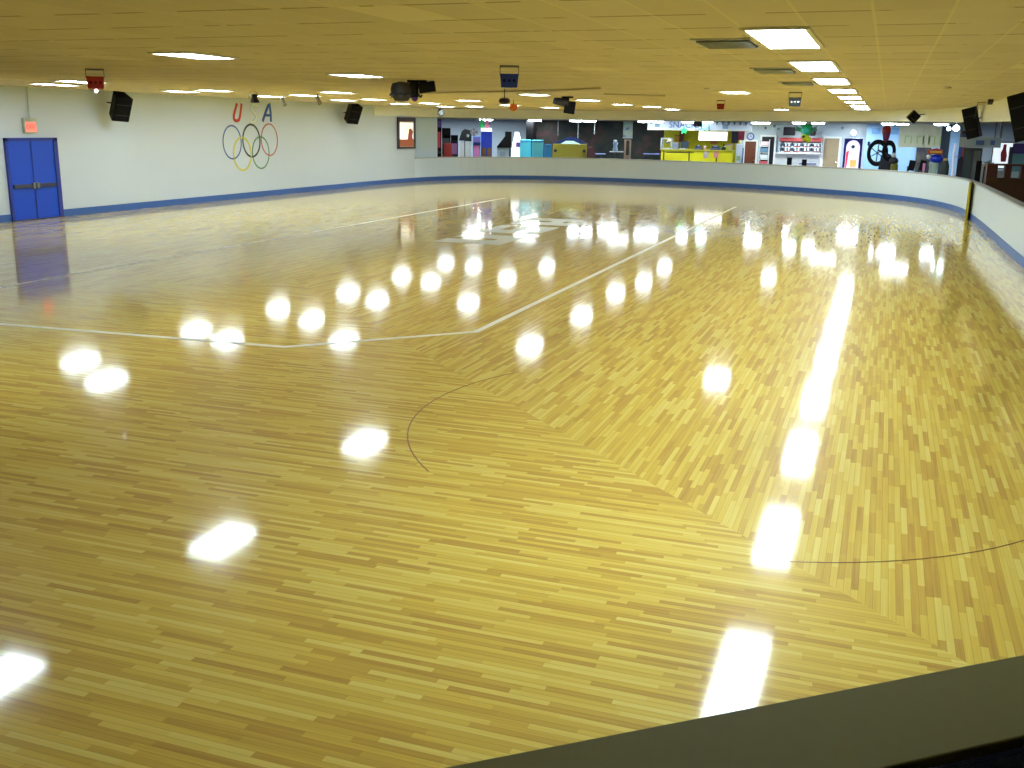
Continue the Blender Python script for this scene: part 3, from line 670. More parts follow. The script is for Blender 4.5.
b = B(); b.box(-w/2,w/2,-.12,.12,h*.5,h*.58).box(-w/2,w/2,-.12,.12,h-.08,h); b.build('rail', MATS['stand_brown'], t)
for px0, px1, lab in ((644,660,'blue topped table left of the snack bar counter'),(596,606,'small pale table under the mural')):
    t, w, h = base('lobby_table', lab, 'table', px0, px1, 153.6, 60, 'tables before the mural')
    b = B(); b.box(-w/2,w/2,-.5,.5,h-.05,h); b.build('tabletop', mat('table_blue',(120,136,196),.4), t)
    b = B(); b.cyl((0,0,0),(0,0,h-.05),.05); b.lathe([(.3,0),(.28,.03),(.05,.06)]); b.build('pedestal', dark, t)
t, w, h = base('lobby_chair', 'dark purple chair right of the yellow game cabinet', 'chair', 588.5, 594.5, 147, 59)
b = B(); b.box(-w/2,w/2,-.22,.22,.55,.62); b.build('seat', mat('chair_purple',(56,26,70),.5), t, .02)
b = B(); b.box(-w/2,w/2,.18,.24,.6,h); b.build('backrest', mat('chair_maroon',(84,40,50),.5), t, .03)
for sx in (-1,1):
    for sy in (-1,1): b = B(); b.cyl((sx*w*.4,sy*.18,0),(sx*w*.4,sy*.18,.56),.02); b.build('leg', black, t)

# ---- snack bar
YS = 62
def X(px, Y=YS): return atY(px, 140, Y).x
def Z(py, px=700, Y=YS): return atY(px, py, Y).z
hd = thing('snack_bar_sign', 'long white header sign of the snack bar with blue and green lettering', 'sign', (X(700), YS-.3, 0))
x0 = X(700)
b = B(); b.box(X(648)-x0, X(752)-x0, 0, .15, Z(130.3), LH-.005); b.build('board', mat('sign_white',(206,216,226),.5), hd)
b = B(); b.box(X(648)-x0, X(752)-x0, -.03, 0, Z(130.6), Z(129.6)); b.build('lower_trim', offwhite, hd)
zz = Z(125.3)
sb_blue = mat('sign_blue',(70,100,170),.5); sb_green = mat('sign_green',(120,178,160),.5)
text('lettering', 'SNACK', .5, sb_blue, hd, Matrix.Translation((X(683)-x0,-.02,zz)) @ FRONT)
text('lettering', 'BAR', .5, sb_blue, hd, Matrix.Translation((X(703)-x0,-.02,Z(127)-.05)) @ FRONT)
b = B(); b.prism([(X(655.5)-x0,Z(127.5)),(X(660)-x0,Z(127.5)),(X(660)-x0,Z(122.5)),(X(655.5)-x0,Z(122.5))], -.03, 0, 'y'); b.build('emblem', mat('emblem_grey',(130,150,170),.5), hd)
b = B(); b.box(X(722.5)-x0, X(728)-x0, -.03, 0, Z(128.6), Z(124)); b.build('emblem', MATS['emblem_grey'], hd)
pn = thing('pennant_string', 'string of small dark pennants along the snack bar sign', 'bunting', (x0, YS-.4, 0))
b = B(); b.tube([(X(713)-x0,0,Z(121.4)),(X(760)-x0,0,Z(122))], .015, 5); b.build('cord', dark, pn)
for k in range(8):
    px = 717+k*5.8; b = B(); zc = Z(121.6); b.prism([(X(px-1.7)-x0,zc),(X(px+1.7)-x0,zc),(X(px)-x0,zc-.22)], -.008, .008, 'y'); b.build('pennant', mat('pennant_slate',(96,112,122),.6), pn)
def star(px, py, Y, r, m_, label, name='star_decoration', n=5, grp=None):
    q = atY(px, py, Y); t = thing(name, label, 'decoration', q, 0, grp)
    pts = [((r if k%2==0 else r*.45)*math.sin(PI*k/n), (r if k%2==0 else r*.45)*math.cos(PI*k/n)) for k in range(2*n)]
    b = B(); b.prism(pts, -.03, .03, 'y'); b.build('star', m_, t)
    z_top = LH-q.z; b = B(); b.cyl((0,0,r*.9),(0,0,z_top),.006,seg=5); b.build('thread', lgrey, t); return t
star(684, 130.5, 61, .24, greenm, 'green foil star hanging over the middle of the yellow counter')
star(705, 126.5, 61, .28, tealm, 'teal foil star hanging beside the dark box on the sign')
t = thing('hanging_monitor', 'black box hanging in front of the snack bar sign', 'monitor', (X(697,59.8),59.8,Z(124,697,59.8)))
b = B(); b.box(-.22,.24,-.2,.2,-.14,.14); b.build('housing', black, t, .02)
b = B(); b.box(-.18,.2,-.215,-.201,-.1,.1); b.build('screen', dark, t)
b = B(); b.cyl((0,0,.14),(0,0,LH-Z(124,697,59.8)),.02); b.build('mount', dark, t)
# back wall of the snack bar and lit menu
tag(B().box(X(664,65), X(740,65), 65, 65.15, -.03, LH-.005).build('snack_bar_backing', yelwall), 'yellow back wall of the snack bar', 'partition')
mn = thing('menu_board', 'brightly lit white menu board over the yellow counter', 'menu board', (X(712.7,64.6), 64.6, Z(141,712,64.6)))
w = X(727.3,64.6)-X(698,64.6); h = Z(131.3,712,64.6)-Z(141,712,64.6)
b = B(); b.box(-w/2,w/2,0,.2,0,h); b.build('housing', offwhite, mn, .02)
b = B(); b.box(-w/2+.04,w/2-.04,-.02,-.001,.04,h-.04); b.build('lit_face', menu_m, mn)
# counter
cn = thing('snack_counter', 'long bright yellow snack bar counter with dark panel seams', 'counter', (X(697), YS+.3, -.03))
w2 = (X(732.5)-X(661))/2; hc = Z(149.8)+.03
b = B(); b.box(-w2,w2,-.3,.4,0,hc-.06); b.build('front', yellowm, cn)
b = B(); b.box(-w2-.05,w2+.05,-.38,.45,hc-.06,hc); b.build('countertop', mat('counter_top',(190,184,30),.35), cn)
for px in (664.5,690,717.5):
    b = B(); xx = X(px)-X(697); b.box(xx-.04,xx+.04,-.32,-.301,.1,hc-.12); b.build('seam', mat('seam_dark',(70,64,20),.6), cn)
b = B(); b.box(-w2+.3,-w2+1.95,-.315,-.301,hc-.2,hc-.15); b.build('trim_strip', MATS['seam_dark'], cn)
cz = hc-.03
def counter_item(px0, px1, pyt, Y, name, label, cat, grp='things on the snack bar counter'):
    q = X((px0+px1)/2, Y); t = thing(name, label, cat, (q, Y, cz), 0, grp); return t, (X(px1,Y)-X(px0,Y))*.94, Z(pyt,700,Y)-cz
t, w, h = counter_item(662,672.5,138.5,62.3,'popcorn_machine','glass popcorn machine with pale frame on the left end of the yellow counter','popcorn machine')
for sx in (-1,1):
    for sy in (-1,1): b = B(); b.box(sx*w/2-.03,sx*w/2+.03,sy*.25-.03,sy*.25+.03,0,h); b.build('post', lgrey, t)
b = B(); b.box(-w/2,w/2,-.28,.28,h-.07,h); b.build('roof', lgrey, t)
b = B(); b.box(-w/2,w/2,-.28,.28,0,.06); b.build('base', lgrey, t)
b = B(); b.lathe([(.1,0),(.14,.1),(.1,.2)], (.05,0,h*.5)); b.build('kettle', chrome, t, smooth=True)
b = B(); b.ball((w*.25,-.1,h-.12), .07, sc=(1.5,1,.8)); b.build('heat_lamp', glow('popcorn_lamp',(250,250,180),1.5), t)
t, w, h = counter_item(672.5,681,143,62.4,'drink_machine','grey metal box machine right of the popcorn machine','machine')
b = B(); b.box(-w/2+.03,w/2-.08,-.3,.3,0,h); b.build('body', mat('steel_box',(150,156,166),.4), t, .03)
b = B(); b.box(-w/2+.06,w/2-.06,-.315,-.301,h*.3,h*.85); b.build('door', mat('steel_door',(130,140,156),.4), t)
t, w, h = counter_item(681.5,689,141.5,62.5,'warmer_case','dark slate warming case on the yellow counter','case')
b = B(); b.box(-w/2,w/2,-.25,.25,h*.15,h); b.build('body', mat('slate_case',(52,66,84),.3), t, .02)
b = B(); b.box(-w/2-.1,w/2-.1,-.3,.25,0,h*.15); b.build('tray', lgrey, t)
for px0, px1, py, lab in ((695,702.5,146,'dark cash register left of the small red sign'),(711,721,146,'dark blue cash register under the menu board')):
    t, w, h = counter_item(px0,px1,py,62.2,'cash_register',lab,'cash register')
    b = B(); b.box(-w/2,w/2,-.22,.22,0,h*.55); b.build('drawer', mat('register_grey',(70,76,100),.4), t, .02)
    b = B(); b.prism([(-.2,h*.55),(-.02,h),(.12,h),(.2,h*.55)], -w*.4, w*.4, 'x'); b.build('keypad', dark, t)
    b = B(); b.box(-w*.15,w*.2,-.05,.0,h*.9,h*1.25); b.build('display', mat('register_disp',(120,140,170),.3), t)
t, w, h = counter_item(704,707,146.5,62.1,'cup','pink paper cup between the two cash registers','cup'); b = B(); b.lathe([(w*.35,0),(w*.5,h),(w*.45,h)]); b.build('body', mat('cup_pink',(214,160,150),.5), t); b = B(); b.lathe([(w*.52,h),(w*.52,h+.03),(.02,h+.04)]); b.build('lid', white, t)
t, w, h = counter_item(722,726.5,144.5,62.4,'bottle','dark green bottle right of the menu board end','bottle'); b = B(); b.lathe([(.12,0),(.13,h*.5),(.05,h*.75),(.05,h),(.01,h)]); b.build('body', mat('bottle_green',(40,70,30),.3), t, smooth=True); b = B(); b.cyl((0,0,h),(0,0,h+.04),.06); b.build('cap', black, t)
t, w, h = counter_item(727.5,733,144.5,62.4,'glass_case','pale olive display box at the right end of the counter','case'); b = B(); b.box(-w/2,w/2,-.2,.2,0,h); b.build('body', mat('olive_case',(170,166,80),.3), t); b = B(); b.box(-w/2-.02,w/2+.02,-.22,.22,h,h+.05); b.build('lid', mat('pink_lid',(196,140,170),.4), t)
for px, py, cols_, lab in ((706,154.5,(178,160,150),'small silver notice taped on the yellow counter front'),(716,154,(206,130,120),'small pink and green notice taped on the yellow counter front')):
    q = atY(px,py,YS-.02); t = B().box(-.14,.14,-.012,0,-.2,.2).build('paper_notice', mat('paper_%d'%px, cols_, .6, var=.3, scale=8)); t.location = q; tag(t, lab, 'notice', 'notices on the counter front')
t = thing('wall_notice', 'small orange sign on the yellow wall below the menu board', 'sign', (*atY(714,142.2,64.9).xy, Z(142.8,714,64.9)))
B().box(-.22,.22,-.03,0,-.08,.1).build('board', mat('notice_orange',(206,130,60),.5), t); B().box(-.18,.18,-.04,-.031,-.03,.03).build('stripe', mat('notice_stripe',(180,90,50),.5), t)
for px, py, ww, hh, col, lab in ((681.5,136.5,.28,.6,(110,56,50),'dark red menu card on the left of the yellow back wall'),(677,139,.3,.4,(190,140,30),'orange menu card on the left of the yellow back wall'),(735,137,.4,.75,(60,66,90),'dark blue price panel right of the menu board'),(741,135,.42,.62,(196,70,100),'red and pink sign right of the menu board')):
    q = atY(px,py,64.8); t = thing('menu_card', lab, 'sign', q, group='cards on the snack bar wall')
    B().box(-ww/2,ww/2,0,.04,-hh/2,hh/2).build('board', mat('card_%d'%px,col,.5,var=.35,scale=5), t)
    B().box(-ww/2-.02,ww/2+.02,-.01,.03,hh/2,hh/2+.03).build('top_edge', dark, t)
t, w, h = base('freezer', 'white upright freezer right of the yellow counter', 'freezer', 736.6, 744.6, 144, 62.9)
b = B(); b.box(-w/2,w/2,-.35,.35,0,h); b.build('body', mat('freezer_white',(214,226,240),.4), t, .02)
b = B(); b.box(w*.3,w*.48,-.38,-.351,h*.3,h*.9); b.build('label_strip', mat('freezer_blue',(96,120,190),.4), t)
b = B(); b.box(-w*.35,w*.1,-.37,-.351,h*.55,h*.68); b.build('decal', mat('freezer_green',(170,200,130),.4), t)
b = B(); b.box(w*.22,w*.26,-.4,-.351,h*.4,h*.6); b.build('handle', grey, t)

# ---- back wall doors and counter, Y=67.9
YW = 67.9
def wall_door(n, px0, px1, pyt, m_, label, frame=white, knob=True):
    d_ = bpy.data.objects.new('door_%d'%n, None); C.objects.link(d_); d_.location = (atY((px0+px1)/2,140,YW).x, YW, -.03); struct(d_, label)
    w = atY(px1,140,YW).x-atY(px0,140,YW).x; h = atY((px0+px1)/2,pyt,YW).z+.03
    b = B(); b.box(-w/2-.12,-w/2,-.06,.09,0,h+.12).box(w/2,w/2+.12,-.06,.09,0,h+.12).box(-w/2,w/2,-.06,.09,h,h+.12); b.build('frame', frame, d_)
    b = B(); b.box(-w/2,w/2,-.02,.03,0,h); lf = b.build('leaf', m_, d_)
    if knob: b = B(); b.ball((w*.38,-.06,1.05), .05); b.build('knob', chrome, lf)
    return d_, w, h
wall_door(2, 745.5, 756.5, 141.5, mat('door_brown',(96,42,22),.5,var=.3,scale=2), 'dark reddish brown door in the back wall')
d3, w, h = wall_door(3, 762, 774.5, 136.8, mat('doorway_shade',(22,22,34),.7), 'open dark doorway with shelving inside', knob=False)  # dark leaf colour stands in for the shade inside the open doorway
wall_door(4, 824.5, 839.5, 138.5, tanm, 'tan door in the back wall')
sh = thing('shelving', 'white shelves with blue and red goods in the dark doorway', 'shelf', (atY(765,140,67.6).x, 67.6, -.03)); w = .62; hh = atY(765,139,67.6).z
b = B(); b.box(-w/2,-w/2+.03,-.15,.15,0,hh).box(w/2-.03,w/2,-.15,.15,0,hh); b.build('side', white, sh)
for k in range(5): b = B(); b.box(-w/2,w/2,-.15,.15,.32+.4*k,.35+.4*k); b.build('shelf', white, sh)
for k, (c_, lab) in enumerate((((210,214,230),'white boxed goods on the lowest shelf in the doorway'),((176,80,90),'red boxed goods on the second shelf in the doorway'),((190,200,220),'pale boxed goods on the third shelf in the doorway'),((84,120,150),'blue boxed goods on the fourth shelf in the doorway'),((214,190,200),'pink boxed goods on the top shelf in the doorway'))):
    t = B().box(-.25,.25,-.12,.12,.003,.26).build('goods_box', mat('goods_%d'%k,c_,.6,var=.3,scale=6)); t.location = (sh.location.x, 67.6, .35+.4*k); tag(t, lab, 'box', 'goods on the doorway shelves')
ck = thing('wall_clock', 'round blue and white clock above the brown door', 'clock', atY(750.7,136.5,67.9)); 
b = B(); b.cyl((0,-.02,0),(0,-.08,0),.2,seg=24); b.build('face', mat('clock_face',(170,184,226),.4), ck)
b = B(); b.torus((0,-.07,0),.2,.04,'y',24); b.build('rim', mat('clock_rim',(90,100,160),.4), ck)
b = B(); b.box(-.01,.01,-.1,-.085,0,.14).box(0,.1,-.1,-.085,-.01,.01); b.build('hands', dark, ck)
for px, py, c_, lab in ((765.5,128,(70,90,130),'small blue star left of centre over the doorway'),(774.5,126,(60,72,100),'small dark star over the right of the doorway'),(778.5,129,(110,150,150),'small pale teal star right of the doorway'),(769.5,122.8,(80,90,110),'tiny dark star near the ceiling over the doorway'),(842.5,128,(120,140,160),'small grey blue star left of the round wall light')):
    star(px,py,67.6,.12,mat('star_%d'%int(px),c_,.5),lab,grp='small stars hung by the back wall')
# skate rental counter
rc = thing('rental_counter', 'white skate rental counter below a stocked opening', 'counter', (atY(799,140,66).x, 66, -.03)); w = (atY(822,140,66).x-atY(776.5,140,66).x)/2; hc2 = atY(799,153,66).z+.03
b = B(); b.box(-w,w,-.3,.3,0,hc2-.06); b.build('front', mat('rental_white',(240,246,250),.4), rc)
b = B(); b.box(-w-.05,w+.05,-.38,.35,hc2-.06,hc2); b.build('countertop', white, rc)
b = B(); b.box(w*.1,w*.85,-.32,-.301,.95,1.02); b.build('blue_stripe', mat('rental_stripe',(120,130,180),.4), rc)
op_ = thing('rental_shelf', 'wall shelf stocked with white and navy skates behind the rental counter', 'shelf', (rc.location.x, 67.6, atY(799,152.5,67.6).z)); w = (atY(821,140,67.6).x-atY(778,140,67.6).x)/2; hh = atY(799,137.8,67.6).z-op_.location.z
b = B(); b.box(-w,w,.25,.29,0,hh).box(-w,-w+.06,-.2,.25,0,hh).box(w-.06,w,-.2,.25,0,hh); b.build('back_panel', mat('shelf_back',(176,188,200),.6), op_)
for k in (0,.33,.62): b = B(); b.box(-w,w,-.2,.25,hh*k,hh*k+.03); b.build('shelf', white, op_)
b = B(); b.box(-w,w,-.22,.25,hh*.76,hh); b.build('red_valance', mat('valance_red',(190,74,80),.5,var=.3,scale=2), op_)
navy = mat('skate_navy',(44,58,92),.5); wsk = mat('skate_white',(214,222,236),.5)
sk = {}
for r_ in range(2):
    for k in range(12):
        m_ = navy if (k*7+r_*3)%3 == 0 else wsk; key = m_.name
        lab = '%s skate, %s from the left on the %s rental shelf' % ('navy' if m_ is navy else 'white', ['first','second','third','fourth','fifth','sixth','seventh','eighth','ninth','tenth','eleventh','twelfth'][k], 'lower' if r_==0 else 'upper')
        loc = (rc.location.x-w+.22+k*(2*w-.44)/11, 67.5, op_.location.z+hh*(.33*r_)+.03)
        if key not in sk:
            t = thing('roller_skate', lab, 'skate', loc, 0, 'roller skates on the rental shelf')
            b = B(); b.prism([(-.1,.07),(-.1,.26),(.0,.26),(.02,.15),(.12,.12),(.12,.07)], -.05, .05, 'x'); b.build('boot', m_, t)
            for yy in (-.06,.08): b = B(); b.cyl((-.06,yy,.03),(.06,yy,.03),.03,seg=8); b.build('wheel', redm if m_ is wsk else lgrey, t)
            sk[key] = t
        else: dup(sk[key], loc, 0, lab)
for px0, px1, py0, py1, lab in ((783.5,795,127.5,135,'black television with glare left of the green decoration'),(810.5,815.5,128,135.3,'black television right of the green decoration')):
    q = atY((px0+px1)/2,(py0+py1)/2,66.8); w = (atY(px1,130,66.8).x-atY(px0,130,66.8).x); h = (py1-py0)/FPX*69
    t = thing('television', lab, 'television', q, 0, 'televisions over the rental counter')
    b = B(); b.box(-w/2,w/2,-.1,.25,-h/2,h/2); b.build('housing', black, t, .03)
    b = B(); b.box(-w/2+.06,w/2-.06,-.115,-.101,-h/2+.05,h/2-.05); b.build('screen', mat('tv_glass',(14,14,22),.4,spec=.2), t)
    b = B(); b.box(-.05,.05,.25,1.05,-.05,.05); b.build('bracket', dark, t)
for px, lab in ((791,'black chair back in front of the rental counter'),(806,'low dark blue chair back in front of the rental counter')):
    t, w, h = base('lobby_chair', lab, 'chair', px-2.3, px+2.5, 157.5 if px<800 else 159.5, 60)
    b = B(); b.box(-w/2,w/2,-.2,.2,.45,.52); b.build('seat', black, t, .02)
    b = B(); b.box(-w/2,w/2,.17,.22,.5,h); b.build('backrest', black, t, .05)
    for sx in (-1,1):
        for sy in (-1,1): b = B(); b.cyl((sx*w*.4,sy*.17,0),(sx*w*.4,sy*.17,.46),.018); b.build('leg', dark, t)
# hanging green decoration
gd = thing('hanging_decoration', 'green foil cluster with yellow lower end hanging before the rental counter', 'decoration', atY(806,133,61))
rnd = random.Random(3)
b = B(); 
for k in range(9): b.ball((rnd.uniform(-.3,.3),rnd.uniform(-.15,.15),rnd.uniform(.0,.42)), rnd.uniform(.12,.2), 10)
b.build('green_foil', greenm, gd, smooth=True)
b = B(); b.ball((-.02,-.2,.12),.2,12,(1,.7,1.2)); b.build('teal_foil', tealm, gd, smooth=True)
b = B(); b.ball((.0,-.1,-.25),.22,12); b.ball((.15,-.05,-.36),.18,12); b.ball((-.12,-.1,-.18),.14,10); b.build('yellow_tail', mat('yellow_foil',(246,248,40),.4,var=.15), gd, smooth=True)
b = B(); b.ball((-.1,-.28,-.2),.08,10); b.build('dark_centre', mat('brown_dark',(70,44,20),.5), gd, smooth=True)
for s in (-1,1): b = B(); b.prism([(s*.2,.2),(s*.62,.42),(s*.55,.3),(s*.6,.12),(s*.25,.05)], -.02, .02, 'y'); b.build('leaf', mat('leaf_green',(70,150,110),.5), gd)
b = B(); b.cyl((0,0,.4),(0,0,LH-gd.location.z),.01,seg=6); b.build('thread', dark, gd)
wl_ = thing('wall_light', 'round glowing wall light above the jukebox', 'light', atY(853.8,132.8,67.6))
b = B(); b.ball((0,-.08,0), .15, 16); b.build('globe', glow('globe_glow',(255,255,246),9), wl_, smooth=True)
b = B(); b.cyl((0,.3,0),(0,0,0),.08); b.build('base', lgrey, wl_)
# jukebox
jb, w, h = base('jukebox', 'glowing jukebox with blue frame and bright white rounded front', 'jukebox', 845, 862.5, 138.5, 63)
b = B(); b.box(-w/2,w/2,-.3,.3,0,h); b.build('cabinet', mat('juke_blue',(34,34,150),.4), jb, .03)
def arch(w_, z0, z1, n=12):
    r_ = w_/2; return [(-r_,z0)] + [(r_*math.cos(a_), z1-r_+r_*math.sin(a_)) for a_ in [PI-PI*k/n for k in range(n+1)]] + [(r_,z0)]
b = B(); b.prism(arch(w*.74,.15,h-.1), -.36, -.3, 'y'); b.build('lit_front', glow('juke_white',(236,232,246),.9), jb)
b = B(); b.prism([(-w*.35,.8),(-w*.35,h*.7),(-w*.2,h*.74),(-w*.28,.8)], -.385, -.361, 'y'); b.build('red_glow_panel', glow('juke_red',(240,70,100),.9), jb)
b = B(); b.prism([(-w*.1,.95),(-w*.1,1.35),(w*.24,1.35),(w*.24,.95)], -.385, -.361, 'y'); b.build('title_panel', glow('juke_cream',(236,196,120),.8), jb)
b = B(); b.cyl((0,-.37,h*.82),(0,-.40,h*.82),.1); b.build('dial', mat('juke_dial',(110,110,170),.4), jb)
# blue wall section and its goods
tag(B().box(atY(866,140,67).x, atY(962,140,67).x, 67, 67.3, -.03, LH-.005).build('partition', mat('sky_blue_wall',(150,192,232),.6,var=.08,scale=2)), 'light blue partition wall behind the black spoked wheel', 'partition')
for x0_, x1_, y0_, y1_, lab in ((872.5,879,128,133.5,'left faint blue square picture on the light blue partition'),(891,898,128,134,'right faint blue square picture on the light blue partition')):
    t = thing('wall_picture', lab, 'picture', atY((x0_+x1_)/2,(y0_+y1_)/2,66.95), group='pictures on the light blue partition'); w = (x1_-x0_)/FPX*69; h = (y1_-y0_)/FPX*69
    B().box(-w/2,w/2,-.02,.02,-h/2,h/2).build('sheet', mat('faint_blue',(110,160,214),.5,var=.2,scale=5), t)
    B().box(-w/2,w/2,-.03,-.021,h/2-.03,h/2).build('edge', lobby_wall, t)
t = thing('wall_phone', 'small dark blue phone box on the light blue partition', 'phone', atY(868.8,143.5,66.95)); B().box(-.07,.07,-.08,.02,-.12,.12).build('body', mat('phone_navy',(30,50,100),.4), t, .02); B().box(-.05,-.01,-.12,-.081,-.1,.1).build('handset', black, t)
# spoked wheel sculpture
sw = thing('wheel_display', 'large black spoked wheels on a stand behind the curved barrier', 'wheel display', (atY(882,150,56).x, 56, -.03), math.radians(0))
cxw = atY(877.5,153,56).x-sw.location.x; r_ = .42; zc = atY(877.5,153,56).z+.03
b = B(); b.torus((cxw,0,zc), r_, .09, 'y', 40, 8, 1.3); b.build('wheel_rim', black, sw, smooth=True)
b = B()
for k in range(3): a_ = k*PI/3+.45; b.cyl((cxw-r_*math.cos(a_),0,zc-1.15*r_*math.sin(a_)),(cxw+r_*math.cos(a_),0,zc+1.15*r_*math.sin(a_)),.025)
b.build('spoke', dark, sw)
cx2 = atY(889,150.5,56).x-sw.location.x; z2 = atY(889,151,56).z+.03
b = B(); b.torus((cx2,-.15,z2), .25, .08, 'y', 40, 8, 1.6); b.build('wheel_rim', black, sw, smooth=True)
b = B(); b.cyl((cxw,0,zc+.15),(cx2+.15,-.15,z2-.25),.05); b.prism([(cx2-.5,zc-1.3),(cx2-.35,zc-.1),(cx2+.25,zc-.1),(cx2+.35,zc-1.3)], -.2, .15, 'y'); b.build('frame', mat('ink_blue_black',(24,26,44),.5), sw)
b = B(); b.box(cxw-.3,cx2+.4,-.3,.3,0,.15); b.build('base', dark, sw)
bp = thing('bowling_pin', 'tall red and purple bowling pin ornament above the black wheels', 'ornament', (atY(885.7,141,56.3).x, 56.3, atY(885.7,143.5,56.3).z))
b = B(); b.lathe([(.10,-.25),(.10,.0),(.12,.1),(.17,.35),(.21,.58),(.21,.72),(.16,.82),(.05,.86)]); b.build('body', mat('pin_violet_red',(150,60,90),.4,var=.2,scale=2), bp, smooth=True)
b = B(); b.lathe([(.215,.55),(.225,.72),(.17,.83),(.04,.88)]); b.build('red_top', mat('pin_red',(190,44,36),.4), bp, smooth=True)
b = B(); b.cyl((0,0,-1.5),(0,0,-.2),.05); b.build('pole', black, bp)
t, w, h = base('yellow_figure', 'small dark and yellow toy ride with white head right of the wheels', 'toy', 893.5, 900.5, 157, 55.2)
b = B(); b.box(-w/2,w/2,-.2,.2,0,h-.3); b.build('body', mat('ride_yellow',(120,116,20),.5), t, .1)
b = B(); b.ball((-.05,0,h-.2),.22,12,(1,1,.9)); b.build('torso', dark, t, smooth=True)
b = B(); b.ball((-.08,0,h+.08),.12,12); b.build('head', white, t, smooth=True)
# cream banner
cb = thing('banner', 'wide cream banner with faint green lettering under the soffit', 'banner', (atY(920,136,60).x, 60, 0)); w = (atY(941,136,60).x-atY(899,136,60).x)/2; z0, z1 = atY(920,147.5,60).z, LH-.01
b = B()
pl = [( -w+2*w*k/16, .006*math.sin(k*1.7)) for k in range(17)]
b.prism([(x,y) for x,y in pl]+[(x,y+.02) for x,y in pl[::-1]], z0, z1, 'z'); b.build('cloth', mat('banner_cream',(206,206,176),.7,var=.06,scale=3), cb)
b = B(); b.cyl((-w-.03,0,z1-.02),(w+.03,0,z1-.02),.03); b.build('rod', lgrey, cb)
bg = mat('banner_green',(168,196,120),.6); 
rn = random.Random(5)
for k in range(5):
    b = B(); xx = -w*.72+k*.3; b.box(xx,xx+.07,-.022,-.010,z0+.2,z0+.62)
    if k % 2 == 0: b.box(xx+.07,xx+.25,-.022,-.010,z0+.55,z0+.62)
    b.build('letter_mark', bg, cb)
for k in range(4): xx = w*.15+k*.28; b = B(); b.box(xx,xx+.06,-.022,-.010,z0+.12,z0+.6); b.build('letter_mark', bg, cb)

tag(B().box(atY(916.5,150,66.6).x, atY(931,150,66.6).x, 66.55, 66.95, -.03, atY(924,147.3,66.6).z).build('dark_opening', poster_material('opening_shade',[(.4,(24,18,34)),(.6,(64,66,60))],1.2)), 'dark opening under the cream banner, filled with a dark block', 'display')  # dark colours of a solid block stand in for a shaded opening
for px, lab in ((911,'left black monitor on the lobby side of the barrier'),(922,'right black monitor on the lobby side of the barrier')):
    t, w, h = base('monitor', lab, 'monitor', px-3, px+3, 160, 55 if px < 915 else 54.2, 'black monitors behind the barrier'); 
    b = B(); b.box(-w/2,w/2,-.05,.05,h-.5,h, Matrix.Rotation(.12,4,'Y')); b.build('screen', black, t, .02)
    b = B(); b.box(-.05,.05,-.03,.03,.1,h-.3).box(-.3,.3,-.25,.25,0,.1); b.build('stand', dark, t)
t, w, h = base('small_box', 'small pink carton beside the right black monitor', 'box', 925.6, 928, 163.5, 53.4); b = B(); b.box(-w/2,w/2,-.1,.1,h-.35,h); b.build('carton', mat('carton_pink',(206,130,170),.6), t); b = B(); b.box(-.03,.03,-.03,.03,0,h-.35); b.build('stand', lgrey, t)
# kiddie ride
kr, w, h = base('kiddie_ride', 'kiddie ride with red and yellow roof over a blue globe', 'kiddie ride', 929, 943.5, 148, 54.5)
b = B(); b.prism([(-w*.5,h-.28),(-w*.45,h-.1),(w*.1,h),(w*.5,h-.1),(w*.5,h-.28)], -.35, .35, 'y'); rf = b.build('roof', mat('roof_red',(190,60,30),.4), kr)
b = B(); b.box(-w*.3,w*.45,-.37,-.351,h-.22,h-.14); b.build('yellow_band', mat('roof_yellow',(232,186,50),.4), rf)
b = B(); b.ball((.1,0,h-.5),.3,16,(1,1,.7)); b.build('globe', mat('ride_blue',(30,60,210),.35), kr, smooth=True)
b = B(); b.ball((-.25,-.1,h-.42),.12,10); b.build('lamp', white, kr, smooth=True)
b = B(); b.lathe([(.28,0),(.24,.3),(.18,h-1.0),(.22,h-.7)]); b.build('base', mat('ride_mint',(196,220,200),.4), kr)
t, w, h = base('floor_cushion', 'dark green round seat with orange top right of the kiddie ride', 'seat', 944, 952, 160.5, 53); b = B(); b.lathe([(w*.4,0),(w*.5,h*.5),(w*.5,h*.85),(w*.3,h)]); b.build('seat', mat('seat_darkgreen',(34,44,36),.6), t, smooth=True); b = B(); b.lathe([(w*.3,h-.02),(w*.28,h+.06),(.05,h+.1)]); b.build('top', mat('seat_orange',(190,150,70),.6), t)
# tall blue machine with white edge and two lamps
tm, w, h = base('tall_game', 'tall arcade game with white curved edge, blue arm and red side', 'arcade machine', 955.5, 966.5, 127, 50)
b = B(); b.box(-w*.1,w*.5,-.3,.3,0,h*.95); b.build('body', mat('dark_maroon_body',(52,34,50),.5), tm, .03)
b = B(); b.prism([(-w*.1,h*.55),(-w*.1,h*.8),(w*.1,h*.92),(w*.35,h*.9),(w*.15,h*.6)], -.36, -.301, 'y'); b.build('blue_panel', mat('panel_blue2',(56,84,176),.4), tm)
b = B(); b.prism([(w*.2,h*.6),(w*.22,h*.82),(w*.48,h*.82),(w*.48,h*.6)], -.345, -.301, 'y'); b.build('red_panel', mat('panel_red2',(176,80,70),.4), tm)
b = B(); b.tube([(-w*.4,-.2,0),(-w*.36,-.2,h*.3),(-w*.42,-.2,h*.5),(-w*.48,-.2,h*.64),(-w*.38,-.2,h*.78)], .05); b.build('white_edge', glow('edge_white',(214,216,236),.3), tm)
b = B(); b.cyl((-w*.4,-.2,h*.3),(-w*.1,-.1,h*.35),.03).cyl((-w*.4,-.2,h*.6),(-w*.1,-.1,h*.6),.03); b.build('strut', lgrey, tm)
